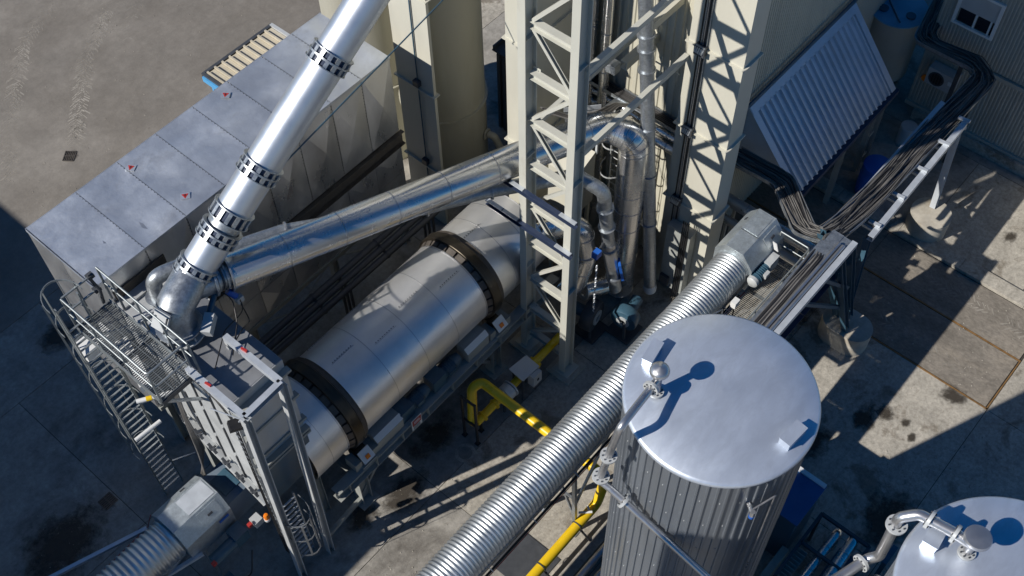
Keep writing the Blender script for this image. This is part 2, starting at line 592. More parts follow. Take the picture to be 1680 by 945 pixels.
_tr = _n.new('ShaderNodeBsdfTransparent')
_mx = _n.new('ShaderNodeMixShader')
_l.new(_m4.outputs[0], _mx.inputs[0])
_l.new(_tr.outputs[0], _mx.inputs[1])
_l.new(_p.outputs[0], _mx.inputs[2])
_l.new(_mx.outputs[0], _n['Material Output'].inputs[0])
for k, (x, y, rx, ry) in enumerate(((18.6, 3.1, .9, .5), (19.1, 2.75, .5, .4), (19.2, 2.1, .3, .2), (18.9, 1.75, .25, .2), (20.9, 1.5, .6, .6), (1.2, 17.6, 2.2, 1.6), (4.0, 15.6, 1.0, .9), (5.2, 23.2, 1.0, .8),
                                    (10.2, 12.1, 1.5, .7), (8.3, 11.6, 1.3, .8), (7.0, 12.0, .9, .6), (17.0, 3.8, 1.1, .6), (16.2, 1.0, 2.0, 1.0), (9.95, 28.8, .4, .34), (20.5, 6.6, 1.6, .8), (27.2, 3.0, .5, .35), (12.0, 8.9, .8, .4), (9.0, 9.4, 1.2, .5))):
    P = [(x + rx * math.cos(2 * math.pi * i / 20), y + ry * math.sin(2 * math.pi * i / 20), .005 + .0007 * k) for i in range(20)]
    tag(MB().add(P, [tuple(range(20))]).build('damp_stain', sm, ground, fix=False), kind='stuff')


gv = MB()
for (x0, x1, y0, y1, k) in ((1.5, 5.0, 12.6, 13.6, 160), (6.0, 9.5, 9.0, 12.2, 170), (11.5, 18.0, 8.5, 10.6, 150), (17.5, 21.0, -.5, 3.2, 130), (8.0, 20.0, 24.8, 36.0, 260), (25.6, 29.0, -1.0, 5.0, 120), (21.3, 24.8, .8, 5.0, 90),
                            (0.0, 3.0, 15.2, 21.0, 120), (8.0, 12.0, 7.3, 8.6, 80)):
    for _ in range(k):
        # drifts gather toward one corner of each patch
        x, y = x0 + (x1 - x0) * random.random() ** 1.4, y0 + (y1 - y0) * random.random() ** 1.4
        r = random.uniform(.008, .028)
        a_ = random.uniform(0, 6.28)
        vs = [(x + r * math.cos(a_ + i * 1.57) * random.uniform(.7, 1.2), y + r * math.sin(a_ + i * 1.57) * random.uniform(.7, 1.2), .002) for i in range(4)] + [(x, y, .002 + r * random.uniform(.6, 1.1))]
        gv.add(vs, [(0, 1, 4), (1, 2, 4), (2, 3, 4), (3, 0, 4)])
tag(gv.build('spilled_aggregate', 'conc_l', fix=False, ang=1), 'loose spilled stone chips scattered over the concrete', 'gravel', kind='stuff')


def drain(x, y, w, l, ang, label):
    t = thing('drain_grate', label, 'drain', (x, y, 0), 'drain grates in the ground')
    c, s = math.cos(R(ang)), math.sin(R(ang))

    def T(a, b, z):
        return V((x + a * c - b * s, y + a * s + b * c, z))
    MB().prism([T(-w / 2, -l / 2, .003), T(w / 2, -l / 2, .003), T(w / 2, l / 2, .003), T(-w / 2, l / 2, .003)], (0, 0, .003)).build('pit', 'black', t)
    fr = MB()
    for a, b in (((-w / 2, -l / 2), (w / 2, -l / 2)), ((w / 2, -l / 2), (w / 2, l / 2)), ((w / 2, l / 2), (-w / 2, l / 2)), ((-w / 2, l / 2), (-w / 2, -l / 2))):
        fr.bar(T(*a, .012), T(*b, .012), .03, .02, (0, 0, 1))
    fr.build('frame', 'rust', t)
    n = 6
    for i in range(1, n):
        b = -l / 2 + l * i / n
        MB().bar(T(-w / 2, b, .013), T(w / 2, b, .013), .022, .014, (0, 0, 1)).build('bar', 'rust', t)
    MB().bar(T(0, -l / 2, .014), T(0, l / 2, .014), .03, .015, (0, 0, 1)).build('bar', 'rust', t)


drain(2.79, 17.71, .40, .36, 0, 'square dark drain grate in the shaded concrete below the caged ladder')
drain(9.93, 28.86, .42, .36, 38, 'small slotted drain grate in the sunlit dusty yard')
drain(18.9, -2.0, .5, .5, 0, 'drain grate in the shaded ground beyond the rear tank')

# ------------------------------------------------------------ baghouse filter
BX0, BX1, BY0, BY1, BZ0, BZM, BZ1 = 5.2, 14.92, 17.5, 20.08, 2.3, 5.12, 8.0
bh = thing('filter_house', 'long galvanised filter house with dented sheet roof and cross broken panels', 'filter house', (10, 18.8, 0))
MB().box(BX0 + .06, BX1 - .06, BY0 + .06, BY1 - .06, BZ0 + .05, BZ1 - .03).build('core', 'sheet_w', bh)
seams = [BX0, 6.66, 7.92, 9.15, 10.36, 11.54, 12.75, 13.85, BX1]
for i in range(8):
    x0, x1 = seams[i] + .006, seams[i + 1] - .006
    b = MB()
    nx, ny = 6, 9
    vs = []
    rx, ry = random.uniform(.25, .75), random.uniform(.2, .8)
    for a in range(nx + 1):
        for c in range(ny + 1):
            u, w = a / nx, c / ny
            dz = -.03 * math.exp(-((u - rx) ** 2 + (w - ry) ** 2) * 9) + .02 * math.sin(7 * u + 3 * i) * math.sin(5 * w + i)
            if a in (0, nx) or c in (0, ny):
                dz = 0
            vs.append((x0 + (x1 - x0) * u, BY0 - .03 + (BY1 - BY0 + .06) * w, BZ1 + .008 + dz))
    b.add(vs, [(a * (ny + 1) + c, (a + 1) * (ny + 1) + c, (a + 1) * (ny + 1) + c + 1, a * (ny + 1) + c + 1) for a in range(nx) for c in range(ny)])
    b.build('roof_panel', 'sheet', bh, ang=60, fix=False)
    if i:
        rv = MB()
        for k in range(22):
            y = BY0 + .06 + k * .117
            rv.box(seams[i] - .03, seams[i] - .016, y, y + .014, BZ1, BZ1 + .02)
        tag(rv.build('rivets', 'dkgrey', bh), kind='stuff')
e = MB()
e.box(BX0 - .02, BX1 + .02, BY0 - .035, BY0 - .02, BZ1 - .07, BZ1 + .012).box(BX0 - .02, BX1 + .02, BY1 + .02, BY1 + .035, BZ1 - .07, BZ1 + .012)
e.box(BX0 - .035, BX0 - .02, BY0, BY1, BZ1 - .07, BZ1 + .012)
e.build('roof_edge', 'sheet', bh)


def brk(x0, x1, z0, z1, face, dent):
    """cross broken sheet panel on a vertical face"""
    xm, zm = (x0 + x1) / 2, (z0 + z1) / 2
    if face == 'y':
        P = lambda a, z, d: (a, BY0 - d, z)
    else:
        P = lambda a, z, d: (BX0 - d, a, z)
    vs = [P(x0, z0, .02), P(x1, z0, .02), P(x1, z1, .02), P(x0, z1, .02), P(xm + dent, zm, .09),
          P(x0, z0, -.05), P(x1, z0, -.05), P(x1, z1, -.05), P(x0, z1, -.05)]
    return MB().add(vs, [(0, 1, 4), (1, 2, 4), (2, 3, 4), (3, 0, 4), (0, 5, 6, 1), (1, 6, 7, 2), (2, 7, 8, 3), (3, 8, 5, 0)])


for i in range(8):
    x0, x1 = seams[i] + .008, seams[i + 1] - .008
    brk(x0, x1, BZM + .02, BZ1 - .08, 'y', random.uniform(-.1, .1)).build('wall_panel', 'sheet_w', bh, ang=1)
    brk(x0, x1, BZ0, BZ0 + 1.08, 'y', random.uniform(-.1, .1)).build('wall_panel', 'sheet_w', bh, ang=1)
    brk(x0, x1, BZ0 + 1.1, 4.53, 'y', random.uniform(-.1, .1)).build('wall_panel', 'sheet_w', bh, ang=1)
    if i:
        rv = MB()
        for k in range(24):
            z = BZM + .1 + k * .115
            rv.box(seams[i] - .03, seams[i] - .014, BY0 - .034, BY0 - .018, z, z + .016)
        tag(rv.build('rivets', 'dkgrey', bh), kind='stuff')
for j in range(2):
    y0 = BY0 + .01 + j * 1.29
    brk(y0, y0 + 1.27, BZM, BZ1 - .08, 'x', .05).build('wall_panel', 'sheet_w', bh, ang=1)
    brk(y0, y0 + 1.27, BZ0, BZM - .02, 'x', -.05).build('wall_panel', 'sheet_w', bh, ang=1)
lb = MB()
lb.channel((BX0, BY0 - .05, 4.82), (BX1 + .1, BY0 - .05, 4.82), .14, .5, .02, side=-1)
lb.build('ledge_beam', 'rust', bh)
MB().bar((BX0, BY0, BZ0 - .08), (BX1, BY0, BZ0 - .08), .14, .16, (0, 0, 1)).build('base_beam', 'grey', bh)
MB().bar((BX0, BY1, BZ0 - .08), (BX1, BY1, BZ0 - .08), .14, .16, (0, 0, 1)).build('base_beam', 'grey', bh)
for x in (5.5, 8.6, 11.8, 14.7):
    for y in (BY0 + .1, BY1 - .1):
        MB().ibeam((x, y, 0), (x, y, BZ0 - .16), .2, .2, .02, (1, 0, 0)).build('leg', 'grey', bh)
for x0, x1 in ((5.5, 8.6), (8.6, 11.8), (11.8, 14.7)):
    MB().cyl((x0, BY0 + .1, .2), (x1, BY0 + .1, BZ0 - .2), .018, n=6).build('brace', 'grey', bh)
    MB().cyl((x1, BY0 + .12, .2), (x0, BY0 + .12, BZ0 - .2), .018, n=6).build('brace', 'grey', bh)
# hopper and screw under the box
MB().add([(5.6, 17.7, BZ0), (14.6, 17.7, BZ0), (14.6, 19.9, BZ0), (5.6, 19.9, BZ0), (5.8, 18.6, 1.1), (14.4, 18.6, 1.1), (14.4, 19, 1.1), (5.8, 19, 1.1)],
         [(0, 1, 5, 4), (1, 2, 6, 5), (2, 3, 7, 6), (3, 0, 4, 7), (4, 5, 6, 7)]).build('hopper', 'sheet_w', bh)


def sticker(x, y, a, where):
    t = thing('warning_sticker', 'red triangle warning sticker on filter roof, ' + where, 'sticker', (x, y, BZ1 + .02), 'warning stickers on the filter roof')
    c, s = math.cos(a), math.sin(a)
    T = lambda p, q, z: (x + p * c - q * s, y + p * s + q * c, BZ1 + z)
    MB().prism([T(-.12, -.10, .022), T(.12, -.10, .022), T(.12, .10, .022), T(-.12, .10, .022)], (0, 0, .004)).build('backing', 'sheet', t)
    MB().prism([T(-.085, -.06, .027), T(.085, -.06, .027), T(0, .085, .027)], (0, 0, .004)).build('triangle', 'red', t)
    MB().prism([T(-.025, -.04, .032), T(.025, -.04, .032), T(.0, .035, .032)], (0, 0, .004)).build('symbol', 'black', t)


sticker(11.18, 19.75, 2.2, 'farthest one beside the striped shed roof')
sticker(8.02, 19.68, 2.1, 'middle one at the outer edge')
sticker(8.3, 17.95, 2.5, 'nearest one beside the big silver pipe')

# ------------------------------------------------------------ filler silos, bucket elevator casings


def silo(name, cx, cy, r, h, label):
    t = thing(name, label, 'silo', (cx, cy, 0), 'filler silos behind the filter house')
    MB().lathe((cx, cy, 0), (0, 0, 1), [(r, .0), (r, 3.4)], 56).build('lower_shell', 'siloc', t)
    MB().lathe((cx, cy, 0), (0, 0, 1), [(r - .015, 3.4), (r - .015, h)], 56).build('upper_shell', 'siloc', t)
    MB().ring((cx, cy, 3.42), (0, 0, 1), r - .02, r + .06, .07, 56).build('ring_flange', 'siloc', t)
    MB().ring((cx, cy, 8.6), (0, 0, 1), r - .02, r + .05, .06, 56).build('ring_flange', 'siloc', t)
    MB().lathe((cx, cy, h), (0, 0, 1), [(r, 0), (r * .5, .5), (.1, .75)], 40).build('roof', 'siloc', t)
    return t


silo('filler_silo', 17.55, 21.35, 1.36, 17, 'olive cream silo half hidden behind the big silver pipe, left one')
s2 = silo('filler_silo', 18.0, 18.75, 1.33, 17, 'olive cream round silo beside the concrete yard, right one')
hp = MB().tube([(18.55, 17.4, 1.95), (18.6, 17.2, 1.95), (18.75, 17.05, 1.3)], .12, 12, .2)
hp.build('nozzle', 'siloc', s2)
MB().ring((18.53, 17.45, 1.95), (.2, -1, 0), .1, .19, .05).build('nozzle_flange', 'siloc', s2)


def casing(name, x0, x1, y0, y1, z1, joints, label, group=None):
    t = thing(name, label, 'elevator casing', ((x0 + x1) / 2, (y0 + y1) / 2, 0), group)
    zs = [0] + joints + [z1]
    for a, b in zip(zs[:-1], zs[1:]):
        MB().box(x0, x1, y0, y1, a + .006, b - .006).build('casing_section', 'cream', t)
    for z in joints:
        fl = MB()
        fl.box(x0 - .07, x1 + .07, y0 - .07, y0, z - .02, z + .02).box(x0 - .07, x1 + .07, y1, y1 + .07, z - .02, z + .02)
        fl.box(x0 - .07, x0, y0, y1, z - .02, z + .02).box(x1, x1 + .07, y0, y1, z - .02, z + .02)
        fl.build('flange', 'cream', t)
    return t


ec = casing('elevator_casing', 16.0, 16.1, 17.05, 18.5, 17, [2.55, 5.9, 9.4, 12.6], 'tall boxed elevator casing with cable conduit, between the two olive silos')
MB().cyl((15.96, 17.62, 0), (15.96, 17.62, 17), .022, n=8).build('conduit', 'blue', ec)
for z in (2.7, 6.05, 9.55):
    MB().box(15.85, 15.99, 17.52, 17.72, z, z + .2).build('junction_box', 'dkgrey', ec)
ec2 = casing('elevator_casing', 16.5, 19.36, 14.1, 14.75, 18, [2.6, 5.4, 9.2, 12.4], 'narrow cream elevator casing directly left behind the lattice trestle')  # depth stretched back to the building so it shades the wall

# ------------------------------------------------------------ shed with striped roof
sh = thing('small_shed', 'small shed with beige ribbed roof and blue trim behind the filter house', 'shed', (15.7, 24.9, 0))
MB().box(14.4, 17.1, 23.8, 26.0, 0, 2.2).build('wall', 'cabin', sh)
for i in range(9):
    x0 = 14.32 + i * .32
    b = MB()
    b.prism([(x0, 23.6, 2.36), (x0 + .31, 23.6, 2.36), (x0 + .31, 26.05, 2.3), (x0, 26.05, 2.3)], (0, 0, .02))
    b.prism([(x0, 23.6, 2.38), (x0 + .06, 23.6, 2.38), (x0 + .06, 26.05, 2.32), (x0, 26.05, 2.32)], (0, 0, .1))
    b.build('roof_sheet', 'roofsheet', sh)
MB().box(14.2, 17.3, 26.08, 26.2, 2.2, 2.36).build('gutter', 'dkgrey', sh)
MB().bar((14.24, 23.5, 2.36), (14.24, 26.15, 2.32), .1, .14, (0, 0, 1)).build('verge_trim', 'dkgrey', sh)
MB().bar((17.27, 23.5, 2.36), (17.27, 26.15, 2.32), .12, .14, (0, 0, 1)).build('verge_trim', 'greyl', sh)
MB().bar((14.16, 23.6, 2.22), (14.16, 26.1, 2.2), .06, .2, (0, 0, 1)).build('fascia', 'skyblue', sh)
MB().bar((14.36, 25.95, 2.2), (14.36, 25.95, 0), .1, .1).build('corner_post', 'skyblue', sh)

# dark ribbed container by the silos
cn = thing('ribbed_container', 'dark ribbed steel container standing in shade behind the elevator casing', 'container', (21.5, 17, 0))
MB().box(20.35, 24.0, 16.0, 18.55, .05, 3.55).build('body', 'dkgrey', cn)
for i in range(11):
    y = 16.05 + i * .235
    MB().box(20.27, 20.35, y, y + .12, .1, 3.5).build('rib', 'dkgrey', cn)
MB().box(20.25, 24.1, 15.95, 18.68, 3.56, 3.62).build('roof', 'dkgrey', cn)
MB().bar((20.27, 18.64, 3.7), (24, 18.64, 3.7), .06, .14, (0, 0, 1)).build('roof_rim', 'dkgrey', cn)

# ------------------------------------------------------------ big exhaust pipe
DIR = V((.76, -.11, .65)).normalized()
P0 = V((7.15, 15.19, 9.53))
ex = thing('exhaust_pipe', 'wide bright silver exhaust pipe rising diagonally with clamp collars', 'pipe', (6.2, 15.3, 8.6))
RAD = .405


def at_t(t):
    return P0 + DIR * t


segs = [(-.44, .22), (1.07, 1.94), (2.28, 4.78), (5.12, 16)]
for a, b in segs:
    MB().cyl(at_t(a), at_t(b), RAD, n=64).build('pipe_section', 'alu', ex)


def collar(t, w, n=15):
    p = at_t(t)
    MB().ring(p, DIR, RAD - .02, RAD + .012, w * .9, 48).build('collar_band', 'navy', ex)
    for s in (-1, 1):
        MB().ring(at_t(t + s * w * .5), DIR, RAD - .01, RAD + .075, .022, 48).build('collar_rim', 'galv', ex)
    s_, u_ = perp(DIR)
    for i in range(n):
        a = 2 * math.pi * i / n
        r = s_ * math.cos(a) + u_ * math.sin(a)
        MB().bar(p + r * (RAD + .028) - DIR * w * .46, p + r * (RAD + .028) + DIR * w * .46, .085, .05, r).build('clamp_lug', 'galv', ex)


for t, w in ((-.70, .16), (-.52, .16), (.30, .15), (.47, .15), (.92, .3), (2.02, .16), (2.2, .16), (4.86, .16), (5.04, .16)):
    collar(t, w)
MB().cyl(at_t(-.9), at_t(16), RAD - .03, n=32).build('liner', 'galv', ex)
# galvanised elbow below the pipe, with access door, on the housing roof
el = thing('diverter_elbow', 'spotted galvanised duct elbow with access door under the silver pipe', 'duct elbow', (5.72, 14.98, 8.0))
eb = MB().tube([(5.7, 14.98, 8.28), (5.72, 15.02, 8.85), at_t(-.72)], RAD + .015, 40, .5, False, 6)
eb.build('elbow_body', 'galv', el)
br0 = V((6.25, 15.18, 8.9))
DD = (V((16.6, 12.2, 7.35)) - br0).normalized()
MB().cyl(br0, br0 + DD * .62, .33, n=36).build('branch', 'galv', el)
MB().ring(br0 + DD * .6, DD, .3, .41, .06, 36).build('branch_flange', 'galv', el)
MB().ring((5.7, 14.98, 8.32), (0, 0, 1), .38, .52, .05, 40).build('base_flange', 'galv', el)
MB().ring((5.7, 14.98, 8.12), (0, 0, 1), .40, .56, .05, 40).build('base_flange', 'greyl', el)
MB().cyl((5.7, 14.98, 8.0), (5.7, 14.98, 8.32), .42, n=40).build('valve_body', 'greyl', el)
gs = MB()
for i in range(16):
    a = 2 * math.pi * i / 16
    c = V((math.cos(a), math.sin(a), 0))
    gs.bar(V((5.7, 14.98, 8.05)) + c * .47, V((5.7, 14.98, 8.3)) + c * .47, .03, .12, c)
tag(gs.build('stiffener_ribs', 'greyl', el), kind='stuff')
# access door facing the viewer
dn = V((-.80, -.20, .5)).normalized()
dc = V((5.68, 14.98, 8.76)) + dn * .41
dr = MB().bar(dc - V((0, 0, .0)) + dn.cross(V((0, 1, 0))).normalized() * -.24, dc + dn.cross(V((0, 1, 0))).normalized() * .24, .40, .06, dn)
door = dr.build('access_door', 'greyl', el)
MB().bar(dc + dn * .05 + V((0, .14, 0)), dc + dn * .05 + V((0, .14, .0)) + V((.05, 0, .08)), .05, .03, dn).build('handle', 'dkgrey', door)
sd = dn.cross(V((0, 1, 0))).normalized()
MB().cyl(dc + V((0, -.19, 0)) + dn * .045 - sd * .2, dc + V((0, -.19, 0)) + dn * .045 + sd * .2, .022, n=8).build('hinge', 'dkgrey', door)
# actuator boxes
ac = thing('valve_actuator', 'grey valve actuator box with cylinder beside the elbow base', 'actuator', (6.1, 14.5, 8))
MB().bar((5.92, 14.3, 8.35), (6.3, 14.55, 8.45), .22, .26, (0, 0, 1)).build('actuator_box', 'greyl', ac)
MB().cyl((6.2, 14.62, 8.3), (6.75, 14.85, 8.62), .07, n=14).build('cylinder', 'blue', ac)
MB().bar((6.62, 14.85, 8.66), (6.8, 14.95, 8.76), .17, .16, (0, 0, 1)).build('head_box', 'greyl', ac)
pa = thing('duct_servo', 'small blue servo drive under the start of the polished duct', 'servo drive', (7.0, 14.65, 8.5))
MB().cyl((6.95, 14.75, 8.45), (7.05, 14.62, 8.25), .08, n=14).build('housing', 'blueb', pa)
MB().box(6.98, 7.16, 14.5, 14.64, 8.1, 8.28).build('terminal_box', 'greyl', pa)
cb = thing('servo_cables', 'loose black cables hanging beside the valve actuator', 'cables', (6.6, 14.4, 8))
for k, pts in enumerate(([(7.05, 14.58, 8.2), (7.0, 14.3, 7.8), (6.85, 14.0, 8.05), (6.6, 13.9, 8.2), (6.2, 13.7, 8.3)],
                         [(6.78, 14.9, 8.7), (7.1, 14.7, 8.35), (7.0, 14.3, 8.1), (6.3, 14.2, 8.15), (5.5, 13.6, 8.15)],
                         [(6.7, 14.9, 8.7), (6.9, 14.5, 8.5), (6.6, 14.1, 8.2), (6.0, 13.6, 8.1)])):
    MB().tube(pts, .014, 6, .4).build('cable', 'black', cb)

# ------------------------------------------------------------ polished duct
pd = thing('polished_duct', 'mirror polished insulated duct running level then bending down behind the trestle', 'duct', (12, 13, 0))
A = br0 + DD * .95
Bp = V((16.6, 12.2, 7.35))
n = 7
for i in range(n):
    a, b = A.lerp(Bp, i / n), A.lerp(Bp, (i + 1) / n)
    MB().cyl(a, b, .415, n=48, cap=(i == 0)).build('jacket_section', 'polished', pd)
    MB().ring(b, DD, .41, .423, .03, 48).build('jacket_seam', 'steelpipe', pd)
MB().cyl(br0 + DD * .62, A, .3, n=32).build('bellows', 'galv', pd)
for i in range(3):
    MB().ring(br0 + DD * (.68 + i * .1), DD, .28, .35, .04, 36).build('bellows_ring', 'dkgrey' if i == 1 else 'galv', pd)
MB().ring(A + DD * .02, DD, .3, .44, .04, 40).build('jacket_end', 'galv', pd)
bend = MB().path([Bp, (17.2, 12.0, 7.28), (17.52, 11.2, 7.1), (17.52, 11.2, 5.0)], .75, 14)
# lobster back bend
MB().tube(bend, .415, 48, 0, False).build('bend', 'polished', pd, ang=60)
for i in range(len(bend) - 1):
    d = (bend[i + 1] - bend[i]).normalized()
    MB().ring(bend[i + 1], d, .41, .421, .02, 40).build('bend_seam', 'steelpipe', pd)
for z0, z1 in ((5.0, 4.3), (4.3, 3.5), (3.5, 2.0), (2.0, .3)):
    MB().cyl((17.52, 11.2, z0), (17.52, 11.2, z1), .415, n=40, cap=False).build('jacket_section', 'polished', pd)
    MB().ring((17.52, 11.2, z1), (0, 0, 1), .41, .423, .03, 40).build('jacket_seam', 'steelpipe', pd)

# ------------------------------------------------------------ long galvanised pipe with flanges
gp = thing('dust_pipe', 'long galvanised flanged pipe from small elbow, running beneath the polished duct to the blower', 'pipe', (6.2, 16.8, 7))
gpts = [(6.2, 16.75, 7.2), (6.22, 16.72, 7.95), (6.9, 16.5, 7.9), (9.25, 15.62, 7.6), (12.3, 13.85, 7.05), (13.85, 13.05, 6.9), (15.75, 11.75, 6.75), (16.05, 11.05, 6.4),
        (16.5, 11.1, 3.9), (16.62, 10.75, 1.6)]
MB().tube(gpts, .19, 24, .45, True, 8).build('pipe_run', 'galv', gp)
for a, b, t in ((2, 3, .05), (3, 4, 0.02), (4, 5, 0.02), (5, 6, .02), (6, 7, .1), (7, 8, .35), (7, 8, .75), (8, 9, .2), (8, 9, .75)):
    p = V(gpts[a]).lerp(V(gpts[b]), t)
    MB().ring(p, V(gpts[b]) - V(gpts[a]), .18, .245, .045, 28).build('flange', 'galv' if a > 4 else 'steelpipe', gp)
MB().ring(gpts[0], (0, 0, 1), .18, .3, .06, 28).build('base_flange', 'galv', gp)
sl = V(gpts[8]).lerp(V(gpts[9]), .1)
MB().cyl(sl, V(gpts[8]).lerp(V(gpts[9]), .55), .205, n=24).build('sleeve', 'steelpipe', gp)
dmp = thing('damper_plate', 'bright blue damper plate clamped on the falling galvanised pipe', 'damper', (16.7, 10.6, 3))
MB().bar((16.62, 10.72, 2.95), (16.72, 10.62, 2.2), .3, .08, (1, -1, .2)).build('plate', 'blueb', dmp)
MB().cyl((16.1, 10.95, 4.15), (15.75, 10.85, 4.2), .05, n=10).build('servo_arm', 'dkgrey', dmp)
MB().box(15.55, 15.78, 10.76, 10.94, 4.1, 4.32).build('servo_box', 'blueb', dmp)

pl = thing('filter_plenum', 'grey sheet plenum box joining the filter house and the inlet housing', 'plenum', (6.1, 16.6, 0))
MB().box(5.45, 6.95, 15.65, 17.42, 5.4, 7.15).build('body', 'panelgrey', pl)
for y in (15.9, 16.5, 17.1):
    MB().bar((5.4, y, 7.19), (7.0, y, 7.19), .07, .08, (0, 0, 1)).build('stiffener', 'panelgrey', pl)
MB().bar((5.5, 17.44, 7.3), (7.0, 17.44, 7.3), .06, .3, (0, 0, 1)).build('edge_angle', 'rust', pl)
for x in (5.6, 6.85):
    MB().ibeam((x, 16.5, 0), (x, 16.5, 5.4), .18, .18, .02, (1, 0, 0)).build('leg', 'grey', pl)

# ------------------------------------------------------------ inlet housing with frame
ho = thing('inlet_housing', 'tall grey inlet housing with ribbed front panels and leaning frame posts', 'housing', (5.7, 13.9, 0))
prof = [(15.42, 7.95), (12.78, 7.95), (12.78, 3.0), (13.1, 2.95), (15.42, 4.25)]
MB().prism([(5.12, y, z) for y, z in prof], (1.55, 0, 0)).build('body', 'panelgrey', ho)
MB().box(5.2, 6.66, 12.8, 15.42, 7.95, 7.962).build('shaded_roof_plate', mat('housing_roof_shade', (.25, .26, .28), metal=.3, rough=.4, var=.15, scale=2), ho)  # darker grey plate paints in the shade lying on the housing roof
ny = 4
for j in range(ny):
    y0 = 12.84 + j * .645
    zb = 3.02 + (y0 + .32 - 12.9) * .5 + .35
    for k in range(3):
        z0 = zb + (7.75 - zb) * k / 3
        z1 = zb + (7.75 - zb) * (k + 1) / 3 - .04
        MB().box(5.095, 5.12, y0, y0 + .625, z0, z1 + .02).build('front_panel', 'greyl', ho)
    for k in range(3):
        z0 = zb + (7.75 - zb) * k / 3
        MB().box(5.055, 5.12, y0 + .625, y0 + .65, z0 + .06, z0 + (7.75 - zb) / 3 - .14).build('stiffener', 'dkgrey', ho)
    if j < 3:
        pass
lipa, lipb = V((5.03, 12.8, 3.12)), V((5.03, 15.42, 4.42))
MB().bar(lipa, lipb, .16, .3, (0, -.4, 1)).build('clamp_lip', 'greyl', ho)
for i in range(6):
    p = lipa.lerp(lipb, (i + .5) / 6) + V((-.1, 0, .42))
    cl = MB()
    cl.bar(p + V((0, -.13, -.1)), p + V((0, .13, .1)), .055, .07, (1, 0, 0))
    cl.bar(p + V((0, -.13, .1)), p + V((0, .13, -.1)), .055, .07, (1, 0, 0))
    cl.cyl(p + V((.1, 0, 0)), p + V((-.06, 0, 0)), .03, n=8)
    cl.build('wing_clamp', 'dkgrey', ho)
for z in (7.6, 6.5, 5.4, 4.9, 4.75):
    MB().box(5.1, 6.72, 12.62, 12.78, z - .04, z + .04).build('flange_bar', 'grey', ho)
MB().box(5.3, 6.6, 12.66, 12.76, 5.45, 7.55).build('side_panel', 'panelgrey', ho)
MB().box(5.3, 6.6, 12.64, 12.76, 3.2, 4.7).build('side_panel', 'blue', ho)
FA, FB, FC, FD = V((6.13, 13.9, 8.38)), V((6.13, 12.12, 8.38)), V((5.06, 12.08, 8.38)), V((5.06, 13.9, 8.38))
for a, b in ((FA, FB), (FB, FC), (FC, FD)):
    MB().channel(a, b, .14, .18, .015).build('frame_beam', 'beam', ho)
for p, q in ((FB, (5.8, 11.95, 0)), (FC, (4.83, 12.0, 0))):
    MB().channel(V(q), p - V((0, 0, .1)), .17, .17, .02, (1, 0, 0)).build('frame_post', 'greyl', ho)
for p in (FA, FD):
    MB().bar((p.x, p.y, 7.9), p, .1, .1).build('frame_post', 'greyl', ho)
for x, y in ((5.2, 15.3), (6.55, 15.3), (6.55, 12.9)):
    MB().ibeam((x, y, 0), (x, y, 4.4), .2, .2, .02, (1, 0, 0)).build('leg', 'grey', ho)
# clamp row and cable ladder along the frame
ct = thing('cable_ladder', 'narrow cable ladder with black cables falling down the housing corner', 'cable ladder', (5.0, 12.4, 0))
for dy in (-.07, .07):
    MB().bar((4.92, 12.5 + dy, 1.0), (5.0, 12.5 + dy, 8.0), .015, .05, (0, 1, 0)).build('side_rail', 'galv', ct)
for i in range(28):
    z = 1.1 + i * .245
    MB().bar((4.93, 12.43, z), (4.93, 12.57, z), .02, .02).build('rung', 'galv', ct)
for k in range(4):
    y = 12.45 + k * .035
    MB().tube([(4.9, y, .7), (4.9 + .02 * (k % 2), y, 4), (4.96, y, 7.9), (5.0, 12.9 + k * .04, 8.12), (5.03, 13.9, 8.12)], .014, 6, .15).build('cable', 'black', ct)
fl = thing('floodlight', 'small black floodlight on the housing frame corner', 'floodlight', (4.9, 12.1, 8))
MB().bar((4.86, 12.22, 7.95), (4.96, 12.42, 8.02), .3, .22, (.2, 0, 1)).build('lamp_body', 'black', fl)
MB().bar((4.95, 12.3, 8.0), (5.06, 12.2, 8.2), .03, .05).build('bracket', 'beam', fl)
MB().cyl((4.98, 12.1, 8.4), (4.7, 12.7, 8.55), .015, n=6).build('stay', 'beam', fl)
for i, p in enumerate(((6.13, 13.35, 8.5), (5.06, 13.3, 8.48))):
    tg = thing('red_tag', 'small red tag on the ' + ('far' if i == 0 else 'near') + ' long beam of the housing frame', 'tag', p)
    MB().bar(V(p), V(p) + V((.02, -.16, 0)), .05, .06, (0, 0, 1)).build('tag_plate', 'red', tg)
am = thing('beacon', 'orange warning beacon on the housing leg above the chute', 'beacon', (4.86, 12.75, 2.6))
MB().lathe((4.86, 12.75, 2.6), (0, 0, 1), [(.0, .2), (.05, .19), (.075, .12), (.075, 0)], 16).build('lens', 'orange', am)
MB().cyl((4.86, 12.75, 2.52), (4.86, 12.75, 2.61), .085, n=16).build('base', 'white', am)


def railing(t, pts, h=1.1, post_step=1.0, mt='rail', closed=False, r=.024, mids=(.55,)):
    """handrail along pts (floor level), each post and rail its own part"""
    pts = [V(p) for p in pts]
    for hh in (h,) + tuple(mids):
        MB().tube([p + V((0, 0, hh)) for p in pts], r if hh == h else r * .8, 10, .09).build('rail', mt, t)
    done = set()
    for a, b in zip(pts[:-1], pts[1:]):
        k = max(1, round((b - a).length / post_step))
        for i in range(k + 1):
            p = a.lerp(b, i / k)
            key = (round(p.x, 2), round(p.y, 2))
            if key in done:
                continue
            done.add(key)
            MB().bar(p - V((0, 0, .1)), p + V((0, 0, h - .02)), .045, .045).build('rail_post', mt, t)
    MB().tube([p + V((0, 0, .07)) for p in pts], .008, 4)


